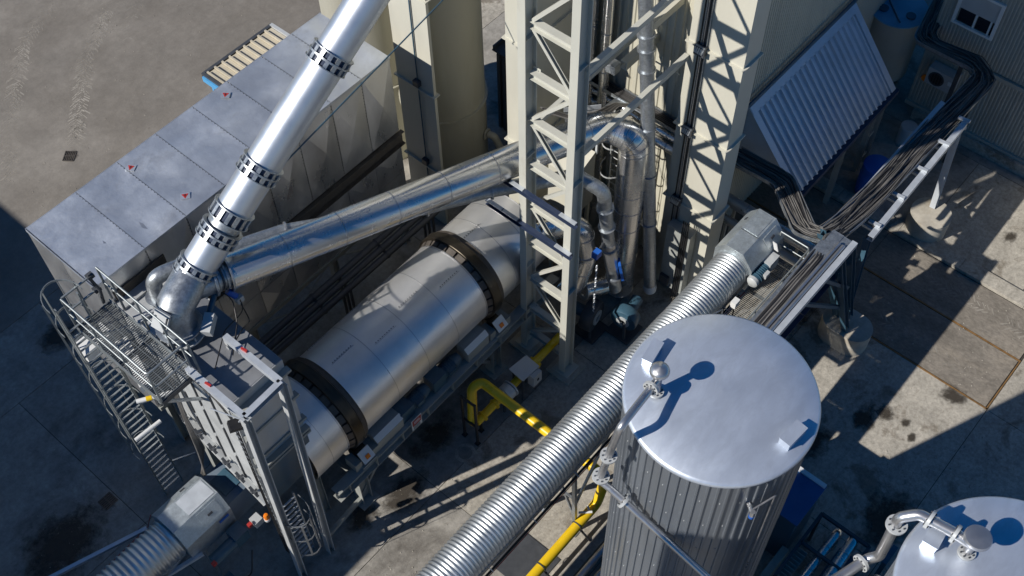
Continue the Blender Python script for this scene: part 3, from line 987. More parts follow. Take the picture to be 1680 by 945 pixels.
def grating(t, x0, x1, y0, y1, z, along='y', step=.055):
    g = MB()
    if along == 'y':
        k = int((y1 - y0) / step)
        for i in range(k + 1):
            y = y0 + (y1 - y0) * i / k
            g.box(x0, x1, y - .007, y + .007, z - .03, z)
        k = int((x1 - x0) / .16)
        for i in range(k + 1):
            x = x0 + (x1 - x0) * i / k
            g.box(x - .006, x + .006, y0, y1, z - .015, z + .003)
    else:
        k = int((x1 - x0) / step)
        for i in range(k + 1):
            x = x0 + (x1 - x0) * i / k
            g.box(x - .007, x + .007, y0, y1, z - .03, z)
        k = int((y1 - y0) / .16)
        for i in range(k + 1):
            y = y0 + (y1 - y0) * i / k
            g.box(x0, x1, y - .006, y + .006, z - .015, z + .003)
    return tag(g.build('grating', 'grate', t, fix=False), kind='stuff')


# ------------------------------------------------------------ service platform and caged ladder
sp = thing('service_platform', 'grating service platform with tube railings beside the diverter elbow', 'platform', (4.7, 15.3, 8.2))
PX0, PX1, PY0, PY1, PZ = 4.22, 5.12, 13.85, 16.75, 8.2
grating(sp, PX0, PX1, PY0, (PY0 + PY1) / 2 - .01, PZ)
grating(sp, PX0, PX1, (PY0 + PY1) / 2 + .01, PY1, PZ)
for y in (PY0, (PY0 + PY1) / 2, PY1):
    MB().channel((PX0, y, PZ - .1), (PX1, y, PZ - .1), .07, .14, .012).build('cross_beam', 'dkgrey', sp)
for x in (PX0 - .02, PX1 + .02):
    MB().bar((x, PY0, PZ - .02), (x, PY1, PZ - .02), .02, .2, (0, 0, 1)).build('edge_beam', 'rail', sp)
railing(sp, [(PX0, PY1, PZ), (PX0, PY0, PZ), (PX1, PY0, PZ)], post_step=.97)
railing(sp, [(PX1 + .12, PY0 - .05, PZ), (PX1 + .12, PY1 - .35, PZ), (PX1 + .12, PY1 + .1, PZ)], post_step=.97)
for a, b in (((PX0, PY0 + .1, PZ - .15), (5.1, PY0 + .1, 7.0)), ((PX0, PY1 - .2, PZ - .15), (5.4, PY1 - .2, 6.9))):
    MB().bar(a, b, .06, .06).build('knee_brace', 'galv', sp)
gt = MB()
gate = thing('safety_gate', 'self closing tube gate at the ladder end of the platform', 'gate', (4.7, 16.75, 8.2))
for z in (.55, 1.05):
    MB().bar((4.25, 16.8, PZ + z), (5.0, 16.8, PZ + z), .04, .04).build('gate_bar', 'rail', gate)
MB().tube([(5.0, 16.8, PZ + 1.15), (5.0, 16.8, PZ + .9), (5.03, 16.68, PZ + .6), (5.0, 16.75, PZ + .1)], .04, 8, .1).build('hinge_post', 'dkgrey', gate)
for z in (.5, 1.0):
    MB().box(4.94, 5.1, 16.74, 16.88, PZ + z, PZ + z + .1).build('hinge', 'dkgrey', gate)

ld = thing('caged_ladder', 'tall vertical ladder with hoop cage climbing to the service platform', 'ladder', (4.3, 16.9, 0))
LX0, LX1, LY = 3.97, 4.55, 16.62
for x in (LX0, LX1):
    MB().bar((x, LY, 0), (x, LY, 9.3), .03, .075, (0, 1, 0)).build('stringer', 'rail', ld)
for i in range(31):
    z = .3 + i * .27
    MB().bar((LX0, LY, z), (LX1, LY, z), .045, .028, (0, 0, 1)).build('rung', 'rail', ld)
cxl, cyl_ = (LX0 + LX1) / 2, LY
hs = [2.4, 3.6, 4.8, 6.0, 7.2, 8.4, 9.35]
for z in hs:
    pts = []
    rr = .42
    for i in range(15):
        a = R(-8 + i * 196 / 14)
        pts.append((cxl + rr * math.cos(a), cyl_ + .05 + .58 * math.sin(a), z))
    hb = MB()
    for a, b in zip(pts[:-1], pts[1:]):
        hb.bar(a, b, .012, .06, (0, 0, 1))
    hb.build('cage_hoop', 'rail', ld)
for i in (2, 5, 9, 12):
    a = R(-8 + i * 196 / 14)
    x, y = cxl + .43 * math.cos(a), cyl_ + .05 + .59 * math.sin(a)
    MB().bar((x, y, 2.4), (x, y, 9.35), .045, .012, (math.sin(a), -math.cos(a), 0)).build('cage_strap', 'rail', ld)
for z in (1.2, 4.4, 7.6):
    MB().bar((LX1, LY, z), (5.15, LY - .3, z), .04, .04).build('wall_stay', 'galv', ld)

# small caged ladder between the leaning posts
l2 = thing('short_caged_ladder', 'short caged ladder at the foot of the leaning frame posts', 'ladder', (5.4, 12.25, 0))
for x in (5.05, 5.55):
    MB().bar((x, 12.3, 0), (x, 12.3, 3.6), .03, .07, (0, 1, 0)).build('stringer', 'galv', l2)
for i in range(13):
    MB().bar((5.05, 12.3, .25 + i * .26), (5.55, 12.3, .25 + i * .26), .045, .03, (0, 0, 1)).build('rung', 'beam', l2)
for z in (1.3, 2.2, 3.1):
    hb = MB()
    pts = [(5.3 + .4 * math.cos(R(a)), 12.28 + .62 * math.sin(R(a)), z) for a in range(-190, 11, 20)]
    for a, b in zip(pts[:-1], pts[1:]):
        hb.bar(a, b, .012, .06, (0, 0, 1))
    hb.build('cage_hoop', 'galv', l2)
for a in (-150, -110, -70, -30):
    x, y = 5.3 + .41 * math.cos(R(a)), 12.28 + .63 * math.sin(R(a))
    MB().bar((x, y, 1.3), (x, y, 3.1), .05, .012, (math.cos(R(a)), math.sin(R(a)), 0)).build('cage_strap', 'galv', l2)

# valves and lamps hanging below the platform
vt = thing('cream_damper_unit', 'cream coloured damper drive with white tubes below the platform', 'damper drive', (4.4, 16.0, 5))
MB().box(4.1, 4.9, 16.9, 17.35, 6.6, 7.0).build('housing', 'white', vt)
MB().cyl((3.85, 15.95, 4.3), (4.6, 15.9, 4.3), .055, n=16).build('tube', 'white', vt)
MB().cyl((4.4, 16.2, 5.2), (5.2, 15.7, 5.2), .06, n=16).build('tube', 'white', vt)
MB().cyl((4.6, 16.075, 5.2), (4.72, 16.0, 5.2), .066, n=16).build('band', 'yellow', vt)
MB().bar((4.5, 15.2, 6.9), (4.9, 16.6, 6.9), .3, .25, (0, 0, 1)).build('duct', 'white', vt)
for k in range(5):
    cbl = MB().tube([(5.0, 15.1 - .05 * k, 7.0), (4.9, 15.1 - .04 * k, 5.2), (4.75 + .05 * k, 14.9, 3.6), (4.6, 14.75 + .05 * k, 2.6)], .022, 6, .3)
    if k == 0:
        hc = thing('hanging_cables', 'bunch of cables hanging from the platform down to the feeder box', 'cables', (4.8, 15, 4))
    cbl.build('cable', 'cable_l', hc)

# ------------------------------------------------------------ rotary drum
DY, DZ, DR = 13.6, 3.45, 1.30
dr_ = thing('rotary_drum', 'huge brushed steel rotary drum lying between its support frames', 'drum', (10.5, DY, 0))


def shell(x0, x1, r, mt='drum', name='shell_plate', cap=False):
    MB().lathe((0, DY, DZ), (1, 0, 0), [(r, x0), (r, x1)] if not cap else [(0.0, x0), (r, x0), (r, x1), (0.0, x1)], 96).build(name, mt, dr_, ang=40)


for x0, x1 in ((6.35, 6.9), (6.9, 7.42), (8.12, 9.3), (9.3, 10.45), (10.45, 11.6), (11.6, 12.74), (13.42, 14.0), (14.0, 14.7), (14.7, 15.3)):
    shell(x0 + .004, x1 - .004, DR)
    MB().ring((x1, DY, DZ), (1, 0, 0), DR - .01, DR + .006, .018, 96).build('shell_seam', 'steelpipe', dr_)
for xa in (8.7, 9.85, 11.0, 12.2, 13.7):
    for ang in (68 + (xa * 37) % 30, 140):
        rv = MB()
        for k in range(9):
            x = xa - .3 + k * .08
            a = R(ang)
            p = V((x, DY - DR * math.cos(a), DZ + DR * math.sin(a)))
            rv.box(p.x - .011, p.x + .011, p.y - .011, p.y + .011, p.z - .011, p.z + .011)
        tag(rv.build('rivets', 'dkgrey', dr_), kind='stuff')
        q0, q1 = V((xa - .34, DY - (DR + .004) * math.cos(R(ang - 1.4)), DZ + (DR + .004) * math.sin(R(ang - 1.4)))), None
        MB().bar(q0, q0 + V((.75, 0, 0)), .014, .008, (0, -math.cos(R(ang)), math.sin(R(ang)))).build('lap_joint', 'steelpipe', dr_)
shell(6.36, 15.28, DR - .12, 'rust', 'inner_shell', True)
for xt in (7.78, 13.1):
    shell(xt - .36, xt + .34, DR - .03, 'rust', 'bare_shell')
    MB().lathe((xt, DY, DZ), (1, 0, 0), [(1.30, -.15), (1.415, -.15), (1.43, -.135), (1.43, .135), (1.415, .15), (1.30, .15), (1.30, -.15)], 112).build('tyre', 'tyre', dr_)
    MB().ring((xt + .24, DY, DZ), (1, 0, 0), DR - .04, DR + .05, .12, 96).build('thrust_ring', 'rust', dr_)
    MB().ring((xt - .34, DY, DZ), (1, 0, 0), DR - .04, DR + .012, .03, 96).build('cladding_edge', 'steelpipe', dr_)
    for k in range(26):
        a0 = 2 * math.pi * k / 26
        a1 = a0 + 2 * math.pi / 26 * .8
        pts = []
        for x, r in ((xt - .31, DR), (xt - .16, DR + .06)):
            for a in (a0, (a0 + a1) / 2, a1):
                pts.append((x, DY + r * math.cos(a), DZ + r * math.sin(a)))
        b = MB().add(pts + [(p[0] + .01, DY + (p[1] - DY) * .96, DZ + (p[2] - DZ) * .96) for p in pts],
                     [(0, 1, 4, 3), (1, 2, 5, 4), (6, 9, 10, 7), (7, 10, 11, 8), (0, 3, 9, 6), (2, 8, 11, 5), (3, 4, 10, 9), (4, 5, 11, 10)])
        b.build('retainer_lug', 'rust', dr_)

fr = thing('drum_support_stand', 'green grey steel frame on short legs carrying the drum', 'frame', (10.5, 13.5, 0))
for y in (12.2, 15.0):
    MB().ibeam((6.6, y, 1.8), (15.6, y, 1.8), .3, .45, .025).build('long_beam', 'grey', fr)
    for i in range(9):
        x = 7.0 + i * 1.0
        MB().box(x - .01, x + .01, y - .15, y + .15, 1.6, 2.0).build('stiffener', 'grey', fr)
for x in (7.5, 12.95):
    MB().ibeam((x, 12.2, 1.5), (x, 15.0, 1.5), .25, .3, .02).build('cross_beam', 'grey', fr)
    for y in (12.35, 14.85):
        MB().ibeam((x, y, 0.05), (x, y, 1.6), .34, .34, .025, (1, 0, 0)).build('leg', 'grey', fr)
        MB().box(x - .3, x + .3, y - .3, y + .3, .0, .05).build('base_plate', 'grey', fr)
for x in (7.5, 12.95):
    MB().bar((x - .9 if x > 9 else x + .9, 12.3, 1.55), (x, 12.35, .4), .1, .1).build('diagonal', 'grey', fr)
MB().bar((5.9, 12.1, .5), (7.4, 12.3, .25), .1, .14, (0, 0, 1)).build('strut', 'grey', fr)


def roller(x, y, side):
    t = thing('support_roller', 'support roller unit with white cover plate under the ' + ('near' if x < 10 else 'far') + ' drum tyre, ' + ('viewer' if side < 0 else 'filter') + ' side',
              'roller', (x, y, 2.05), 'drum support rollers')
    MB().cyl((x - .17, y + side * -.12, 2.22), (x + .17, y + side * -.12, 2.22), .24, n=28).build('wheel', 'tyre', t)
    MB().box(x - .42, x - .2, y - .2, y + .2, 2.02, 2.36).build('bearing_block', 'grey', t)
    MB().box(x + .2, x + .42, y - .2, y + .2, 2.02, 2.36).build('bearing_block', 'grey', t)
    q = y + side * .22
    MB().bar((x - .02, q + .14, 2.62), (x - .02, q - .12, 2.36), .38, .03, (0, side * .6, .7)).build('cover_plate', 'white', t)
    MB().bar((x - .02, q + .02 + side * .03, 2.5 + .01), (x - .02, q - .05 + side * .03, 2.42), .13, .035, (0, side * .6, .7)).build('warning_label', 'orange', t)
    MB().box(x - .25, x + .25, y - .28, y + .28, 2.02, 2.1).build('sole_plate', 'grey', t)


def drive(x0, x1, y, mx, lab):
    t = thing('drum_drive', lab, 'motor', (x0, y, 2), 'drum drive motors')
    MB().prism([(x0, y - .2, 2.05), (x0, y - .2, 2.42), (x0, y - .06, 2.6), (x0, y + .22, 2.6), (x0, y + .22, 2.05)], (x1 - x0, 0, 0)).build('shaft_guard', 'grey', t)
    MB().bar((x0 - .01, y - .13, 2.525), (x1 + .01, y - .13, 2.525), .2, .012, (0, -.8, .8)).build('guard_edge', 'white', t)
    MB().box(min(x1, mx) + .02, min(x1, mx) + .5, y - .16, y + .26, 2.05, 2.55).build('gearbox', 'blue', t)
    MB().cyl((mx + .5, y + .05, 2.3), (mx + 1.05, y + .05, 2.3), .2, n=24).build('motor_body', 'blue', t)
    for k in range(6):
        MB().ring((mx + .58 + k * .07, y + .05, 2.3), (1, 0, 0), .19, .225, .015, 24).build('cooling_fin', 'blue', t)
    MB().cyl((mx + 1.05, y + .05, 2.3), (mx + 1.2, y + .05, 2.3), .19, .15, n=24).build('fan_cowl', 'blue', t)
    MB().box(mx + .6, mx + .85, y - .22, y - .1, 2.3, 2.45).build('terminal_box', 'blue', t)


roller(7.78, 12.35, -1)
roller(13.1, 12.35, -1)
roller(7.78, 14.85, 1)
roller(13.1, 14.85, 1)
drive(8.2, 9.15, 12.35, 9.12, 'blue gear motor with grey shaft guard next to the red sign')
t2 = drive(11.75, 12.6, 12.35, 10.4, 'blue gear motor with grey shaft guard near the trestle foot')
for x, lab in ((9.0, 'nearer'), (11.4, 'farther')):
    ap = thing('orange_actuator', 'orange capped motor in shadow behind the drum, ' + lab + ' one', 'motor', (x + .5, 15.5, 2), 'motors behind the drum')
    MB().cyl((x, 15.3, 2.4), (x + .9, 15.3, 2.4), .2, n=20).build('motor_body', 'grey', ap)
    MB().cyl((x + .9, 15.3, 2.4), (x + 1.1, 15.3, 2.4), .21, n=20).build('cap', 'orange', ap)
    MB().box(x + .2, x + .8, 15.15, 15.45, 2.05, 2.3).build('foot', 'grey', ap)
# inclined dark conveyor pipes between filter and drum
for k in range(3):
    t = thing('dust_screw', ('upper', 'middle', 'lower')[k] + ' of three dark conveying tubes between filter house and drum', 'screw conveyor', (10, 16.3 + k * .22, 3),
              'dust screw tubes')
    MB().cyl((6.2, 16.3 - k * .2, 3.3 - k * .12), (14.8, 16.3 - k * .2, 3.3 - k * .12), .1, n=16).build('tube', 'dkgrey', t)
    for x in (7.5, 10, 12.5):
        MB().ring((x, 16.3 - k * .2, 3.3 - k * .12), (1, 0, 0), .09, .125, .05, 18).build('flange', 'dkgrey', t)
    for x in (6.8, 11.0, 14.4):
        MB().bar((x, 16.3 - k * .2, 0), (x, 16.3 - k * .2, 3.2 - k * .12), .06, .06).build('support', 'dkgrey', t)

# sign on the frame
sg = thing('safety_sign', 'white sign plate with red printed panel on the drum frame', 'sign', (9.5, 12.0, 1.8))
MB().bar((9.3, 12.02, 1.95), (9.68, 12.02, 1.95), .012, .5, (0, 0, 1)).build('plate', 'white', sg)
MB().bar((9.33, 12.008, 2.04), (9.65, 12.008, 2.04), .01, .26, (0, 0, 1)).build('red_panel', 'red', sg)
for z, w in ((2.09, .2), (2.02, .24)):
    MB().bar((9.38, 12.0, z), (9.38 + w, 12.0, z), .008, .03, (0, 0, 1)).build('print_line', 'white', sg)
for z in (1.86, 1.8, 1.75):
    MB().bar((9.35, 12.008, z), (9.6, 12.008, z), .008, .02, (0, 0, 1)).build('print_line', 'grey', sg)

# ------------------------------------------------------------ lattice trestle
tr = thing('lattice_trestle', 'tall cream steel trestle of two posts with zigzag bracing', 'trestle', (14.3, 11.4, 0))
for y in (12.15, 10.7):
    MB().ibeam((14.3, y, .1), (14.3, y, 17.5), .22, .40, .03, (1, 0, 0)).build('post', 'trestle', tr)
    MB().box(14.02, 14.58, y - .28, y + .28, .1, .14).build('base_plate', 'trestle', tr)
    for z in (4.1, 8.6, 9.9, 12.4):
        MB().box(14.14, 14.46, y - .105, y + .105, z - .01, z + .01).build('stiffener', 'trestle', tr)
hz = [.78, 2.07, 3.57, 5.2, 6.75, 8.3, 9.85, 11.35, 12.85, 14.4, 16.0]
for z in hz:
    MB().ibeam((14.3, 12.03, z), (14.3, 10.82, z), .18, .2, .016, (0, 0, 1)).build('cross_beam', 'trestle', tr)
for z in hz:
    for y, sg in ((12.03, -1), (10.82, 1)):
        gp_ = MB().box(14.375, 14.39, min(y, y + sg * .2), max(y, y + sg * .2), z - .17, z + .17).build('gusset_plate', 'trestle', tr)
        bt_ = MB()
        for dy in (.05, .14):
            for dz in (-.11, 0, .11):
                bt_.box(14.36, 14.376, y + sg * dy - .012, y + sg * dy + .012, z + dz - .012, z + dz + .012)
        tag(bt_.build('bolts', 'grey', gp_), kind='stuff')
for i in range(len(hz) - 1):
    a, b = hz[i] + .1, hz[i + 1] - .1
    if i % 2 == 0:
        p, q = (14.3, 11.98, a), (14.3, 10.87, b)
    else:
        p, q = (14.3, 10.87, a), (14.3, 11.98, b)
    MB().channel(p, q, .09, .10, .012, (1, 0, 0)).build('diagonal', 'trestle', tr)
for z in (9.5, 12.1):
    MB().bar((14.45, 10.68, z), (18.62, 10.68, z), .13, .16, (0, 0, 1)).build('tie_beam', 'trestle', tr)
    if z < 10:
        MB().bar((14.45, 12.2, z - .2), (19.3, 12.2, z - .2), .12, .14, (0, 0, 1)).build('tie_beam', 'trestle', tr)
for y, nm in ((12.15, 'left'), (10.7, 'right')):
    pdl = MB().box(13.9, 14.75, y - .42, y + .42, 0.0, .1).build('footing', 'cone')
    tag(pdl, 'square concrete footing under the ' + nm + ' trestle post', 'footing', 'trestle footings')
for z, y0, y1, nm in ((6.05, 10.5, 13.35, 'lower'), (7.42, 10.38, 13.05, 'upper')):
    t = thing('crossing_channel', nm + ' of two dark blue channel rails crossing in front of the trestle', 'rail', (14.0, 12, z), 'channel rails on the trestle')
    MB().channel((14.05, y0, z), (14.05, y1, z), .12, .16, .014).build('rail', 'navy', t)
    for ya in (y0 + .02, (y0 + y1) / 2 + .35, y1 - .55):
        MB().bar((14.04, ya, z + .095), (14.04, ya + .5, z + .095), .11, .03, (0, 0, 1)).build('splice_strip', 'beam', t)

# ------------------------------------------------------------ mixing tower building
WX, WY = 19.42, 10.28
mb = thing('mixing_tower', 'tall cream ribbed wall of the mixing tower building', 'building', (24, 13, 0))
MB().box(WX + .03, 31.5, WY + .03, 16.2, 0, 20).build('core', 'creamw', mb)
for i in range(6):
    y0 = 10.3 + i * .98
    b = MB()
    wavy(b, (WX, y0 + .97, 0), (0, -.965, 0), (0, 0, 20), (0, 0, 0), .241, .035, (-1, 0, 0), .62, .2)
    b.build('wall_sheet', 'creamw', mb, ang=20, fix=False)
for i in range(12):
    x0 = WX + .02 + i * 1.0
    b = MB()
    wavy(b, (x0, WY, 0), (.985, 0, 0), (0, 0, 20), (0, 0, 0), .1231, .018, (0, -1, 0), .6, .2)
    b.build('wall_sheet', 'creamw', mb, ang=20, fix=False)
col = casing('main_elevator_casing', 18.65, 19.35, 9.12, 10.7, 18.5, [4.15, 7.1, 10.0, 12.9], 'broad cream elevator casing crossed by lattice shadows, in front of ribbed wall')
for k in range(5):
    MB().cyl((18.61, 10.18 + k * .05, 1.5), (18.61, 10.18 + k * .05, 18), .018, n=8).build('conduit', ('galv', 'black', 'steelpipe', 'galv', 'black')[k], col)
for z in (7.0, 9.85, 4.1, 12.7):
    MB().box(18.48, 18.64, 10.14, 10.44, z, z + .28).build('cable_clamp', 'dkgrey', col)
    for k in range(5):
        MB().cyl((18.52, 10.16 + k * .06, z + .3), (18.46, 10.2 + k * .05, z + .1), .03, n=6).build('cable_gland', 'galv', col)
# wall pipes
for k, (z, r, mt) in enumerate(((5.3, .15, 'polished'), (5.75, .11, 'polished'))):
    t = thing('wall_pipe', ('thicker lower', 'thinner upper')[k] + ' of two polished pipes running level along the cream wall', 'pipe', (19.1, 10, z), 'polished wall pipes')
    MB().tube([(19.25, 15, z), (19.2, 10.72, z)], r, 20, .3).build('pipe_run', mt, t)
    for y in (13.5, 12.2, 11.2):
        MB().ring((19.2, y, z), (0, 1, 0), r - .01, r + .012, .03, 20).build('jacket_seam', 'steelpipe', t)
for k, (x, z, r) in enumerate(((20.55, 2.9, .19), (20.15, 2.55, .14))):
    t = thing('underpass_pipe', ('thicker', 'thinner')[k] + ' dull steel pipe passing under the bent cable tray behind the conveyor head', 'pipe', (x, 8, 0), 'pipes under the bent tray')
    MB().cyl((x, 10.2, z), (x, 6.45, z), r, n=24).build('pipe_run', 'steelpipe', t)
    for y in (9.0, 7.8, 6.8):
        MB().ring((x, y, z), (0, 1, 0), r - .01, r + .012, .03, 24).build('jacket_seam', 'galv', t)
    for y in (9.4, 7.2):
        MB().bar((x, y, 0), (x, y, z - r + .02), .08, .08).build('support', 'grey', t)
wt = thing('wall_cable_tray', 'cable tray with dark cables fixed along the cream wall above the polished pipes', 'cable tray', (19.1, 12, 6.3))
MB().bar((19.16, 15, 6.25), (19.16, 10.75, 6.25), .4, .02, (0, 0, 1)).build('tray_floor', 'galv', wt)
for x in (18.97, 19.34):
    MB().bar((x, 15, 6.3), (x, 10.75, 6.3), .012, .12, (0, 0, 1)).build('tray_side', 'galv', wt)
for k in range(6):
    MB().cyl((19.02 + k * .055, 15, 6.29), (19.02 + k * .055, 10.75, 6.29), .022, n=6).build('cable', 'cable', wt)
br = thing('tray_bend', 'short galvanised tray elbow with cables between trestle and wall', 'cable tray', (17.7, 13, 6.6))
MB().bar((17.2, 13.3, 6.6), (18.0, 12.6, 6.6), .4, .02, (0, 0, 1)).build('tray_floor', 'galv', br)
MB().bar((17.05, 13.1, 6.66), (17.85, 12.4, 6.66), .02, .16, (0, 0, 1)).build('tray_side', 'beam', br)
MB().bar((17.4, 13.5, 6.66), (18.15, 12.8, 6.66), .02, .16, (0, 0, 1)).build('tray_side', 'beam', br)
MB().bar((18.0, 12.6, 6.6), (19.0, 12.7, 6.3), .4, .02, (0, 0, 1)).build('tray_floor', 'galv', br)
MB().bar((17.8, 12.6, 6.5), (17.8, 12.6, 5.2), .06, .06).build('bracket', 'beam', br)
for k in range(7):
    MB().tube([(16.9, 13.9 - k * .06, 6.9), (17.3, 13.3 - k * .06, 6.68), (17.9, 12.8 - k * .06, 6.66), (18.6, 12.7 - .03 * k, 6.5), (19.0, 12.4 - .03 * k, 6.33)], .025, 6, .2).build('cable', 'cable' if k % 2 else 'cable_l', br)
# vertical polished twin pipes
for k, y in enumerate((13.95, 13.45)):
    t = thing('twin_riser', ('left', 'right')[k] + ' one of twin polished riser pipes by the shaded wall', 'pipe', (19.1, y, 0), 'twin riser pipes')
    MB().cyl((19.1, y, 0), (19.1, y, 18), .15, n=24).build('pipe_run', 'polished', t)
    for z in (6.9, 8.3, 9.7, 11.1):
        MB().ring((19.1, y, z), (0, 0, 1), .14, .165, .03, 24).build('jacket_seam', 'steelpipe', t)
# tall galvanised vertical pipe
vp = thing('tall_vent_pipe', 'tall slim galvanised pipe with flanges standing in front of cream wall', 'pipe', (17.6, 10.3, 0))
va, vb = V((17.85, 10.3, .6)), V((17.85, 11.55, 11.4))
vc = V((17.8, 11.75, 17))
MB().tube([va, (17.85, 10.74, 4.6), vb, vc], .185, 24, .6).build('pipe_run', 'galv', vp)
for t_ in (.28, .46, .62, .80, .86, .9):
    p = va.lerp(vb, t_)
    MB().ring(p, vb - va, .18, .23, .05, 28).build('flange', 'galv', vp)
MB().lathe(va - V((0, 0, .02)), vb - va, [(.19, .0), (.21, .12), (.19, .3)], 20).build('torn_lagging', 'white', vp)
MB().box(17.9, 19.4, 11.4, 11.65, 10.25, 10.5).build('bracket', 'cream', vp)
# window boxes and brackets on wall
bk = thing('wall_bracket', 'cream perforated steel bracket bolted to the wall beside the tall pipe', 'bracket', (18.9, 11.9, 8.6))
MB().channel((18.0, 12.1, 8.75), (19.4, 12.1, 8.75), .2, .25, .02).build('arm', 'cream', bk)
MB().box(17.85, 18.1, 12.25, 12.55, 8.4, 8.7).build('end_box', 'galv', bk)
for k in range(3):
    MB().box(18.85, 18.87, 11.0 + k * .25, 11.03 + k * .25, 8.2, 8.8).build('fin', 'cream', bk)
MB().bar((18.86, 10.95, 8.5), (18.86, 11.7, 8.5), .03, .03).build('tie', 'cream', bk)
# hood roof
hd = thing('ribbed_hood', 'big sloping ribbed grey hood roof against the dark wall', 'hood', (24.7, 9.2, 0))
h0, h1 = V((21.75, 8.18, 3.06)), V((27.45, 8.18, 3.06))
g0, g1 = V((21.75, WY - .03, 5.42)), V((27.45, WY - .03, 5.42))
sl_ = (g0 - h0)
nrm = sl_.cross(V((1, 0, 0)))
nrm = nrm if nrm.z > 0 else -nrm
nrm.normalize()
for i in range(5):
    x0 = h0.x + .22 + i * 1.052
    b = MB()
    wavy(b, V((x0, h0.y, h0.z)) + sl_ * .0, (1.05, 0, 0), sl_ * .93, (0, 0, 0), .2625, .085, nrm, .42, .2)
    b.build('roof_sheet', 'hood', hd, ang=20, fix=False)
MB().bar(h0 + V((.1, 0, 0)) + nrm * .03, g0 + V((.1, 0, 0)) + nrm * .03, .24, .08, nrm).build('verge_trim', 'hood', hd)
MB().bar(h1 + V((-.1, 0, 0)) + nrm * .03, g1 + V((-.1, 0, 0)) + nrm * .03, .24, .08, nrm).build('verge_trim', 'hood', hd)
MB().bar(g0 + nrm * .045 - sl_ * .035, g1 + nrm * .045 - sl_ * .035, .3, .08, nrm).build('ridge_trim', 'hood', hd)
MB().bar(h0 + V((-.1, -.08, -.1)), h1 + V((.1, -.08, -.1)), .14, .2, (0, 0, 1)).build('gutter', 'navy', hd)
MB().prism([h0 + V((.02, 0, -.05)), g0 + V((.02, 0, -.05)), V((h0.x + .02, g0.y, 3.0))], (.04, 0, 0)).build('side_cheek', 'hood', hd)
MB().prism([h1 + V((-.06, 0, -.05)), g1 + V((-.06, 0, -.05)), V((h1.x - .06, g0.y, 3.0))], (.04, 0, 0)).build('side_cheek', 'hood', hd)
for x in (22.3, 24.7, 27.05, 26.5):
    MB().ibeam((x, 8.22, 0), (x, 8.22, 2.9), .16, .16, .015, (1, 0, 0)).build('post', 'grey', hd)
for z in (.5, 1.5, 2.4):
    MB().bar((26.5, 8.22, z), (27.05, 8.22, z), .08, .08).build('batten', 'grey', hd)
for y, z in ((WY - .12, 5.55), (WY - .2, 5.8)):
    rl = MB().bar((19.6, y, z + .1), (30.5, y, z + .1), .06, .1, (0, 0, 1)).build('wall_rail', 'blue', hd)
rb = mat('pit_dark', (0.03, 0.032, 0.035), rough=.8)

# ------------------------------------------------------------ cable bridge on the right
cbz = 3.72
cbr = thing('cable_bridge', 'pale steel cable bridge with bracket arms on concrete foundations', 'cable bridge', (22, 5.8, 0))
HB = 5.0
MB().channel((11.5, 5.53, HB), (19.85, 5.50, HB), .16, .2, .015).build('main_beam', 'beam', cbr)
MB().channel((21.1, 5.50, cbz + .25), (26.6, 5.58, cbz + .25), .17, .2, .015).build('main_beam', 'beam', cbr)
MB().channel((11.5, 6.2, HB - .05), (19.4, 6.2, HB - .05), .1, .16, .012).build('inner_beam', 'galv', cbr)
MB().channel((21.9, 6.52, cbz + .2), (27.0, 6.5, cbz + .2), .14, .14, .012).build('inner_beam', 'beam', cbr)
for x in (12.2, 13.4, 14.6, 15.8, 17.0, 18.2, 19.3):
    MB().bar((x, 5.45, HB - .02), (x, 6.25, HB - .02), .07, .09, (0, 0, 1)).build('cross_arm', 'galv', cbr)
for x in (21.6, 22.9, 24.2, 25.5, 26.7):
    MB().bar((x, 5.5, cbz + .02), (x, 6.55, cbz + .02), .07, .09, (0, 0, 1)).build('cross_arm', 'beam', cbr)
    MB().bar((x - .06, 5.46, cbz + .4), (x - .06, 5.82, cbz + .36), .1, .07, (0, 0, 1)).build('bracket', 'beam', cbr)
for p, q in (((20.75, 5.15, .8), (19.75, 5.5, HB - .1)), ((20.6, 5.45, .8), (19.7, 6.4, HB - .1)), ((20.3, 5.0, .8), (19.2, 5.5, HB - .1)), ((21.3, 5.62, cbz), (20.75, 5.25, .8))):
    MB().ibeam(p, q, .18, .18, .015, (1, 0, 0)).build('column', 'blue', cbr)
MB().ibeam((26.05, 5.3, .8), (26.75, 5.7, cbz - .1), .18, .18, .015, (1, 0, 0)).build('column', 'beam', cbr)
for a, b in (((20.75, 5.2, 1.2), (17.4, 5.53, HB - .1)), ((20.3, 5.1, 1.0), (19.7, 6.3, 4.4)), ((20.7, 5.2, 1.0), (19.25, 5.5, 4.4)), ((20.0, 5.3, 3.0), (18.4, 5.5, 4.9))):
    MB().bar(a, b, .1, .1).build('brace', 'blue', cbr)
MB().bar((26.7, 5.68, 3.4), (28.6, 5.9, .1), .1, .1).build('brace', 'dkgrey', cbr)
for a in ((28.7, 6.1), (29.1, 6.9)):
    MB().ibeam((a[0], a[1], 0), (a[0], a[1], cbz - .1), .12, .12, .012, (1, 0, 0)).build('column', 'dkgrey', cbr)
for x in (11.5, 13.6, 15.7, 17.8):
    MB().box(x + .01, x + 2.08, 5.84, 6.17, HB + .02, HB + .035).build('tray_floor', 'galv', cbr)
    MB().box(x + .01, x + 2.08, 5.5, 6.36, 3.9, 3.92).build('lower_shadow_tray', 'navy', cbr)  # tray added and broadened to fill gaps in the bridge's ground shadow
    for y in (5.95, 6.36):
        MB().box(x + .01, x + 2.08, y - .01, y + .01, 3.92, 4.05).build('tray_side', 'galv', cbr)
    MB().box(x + .01, x + 2.08, 5.53, 5.85, HB + .0, HB + .015).build('pipe_tray', 'galv', cbr)
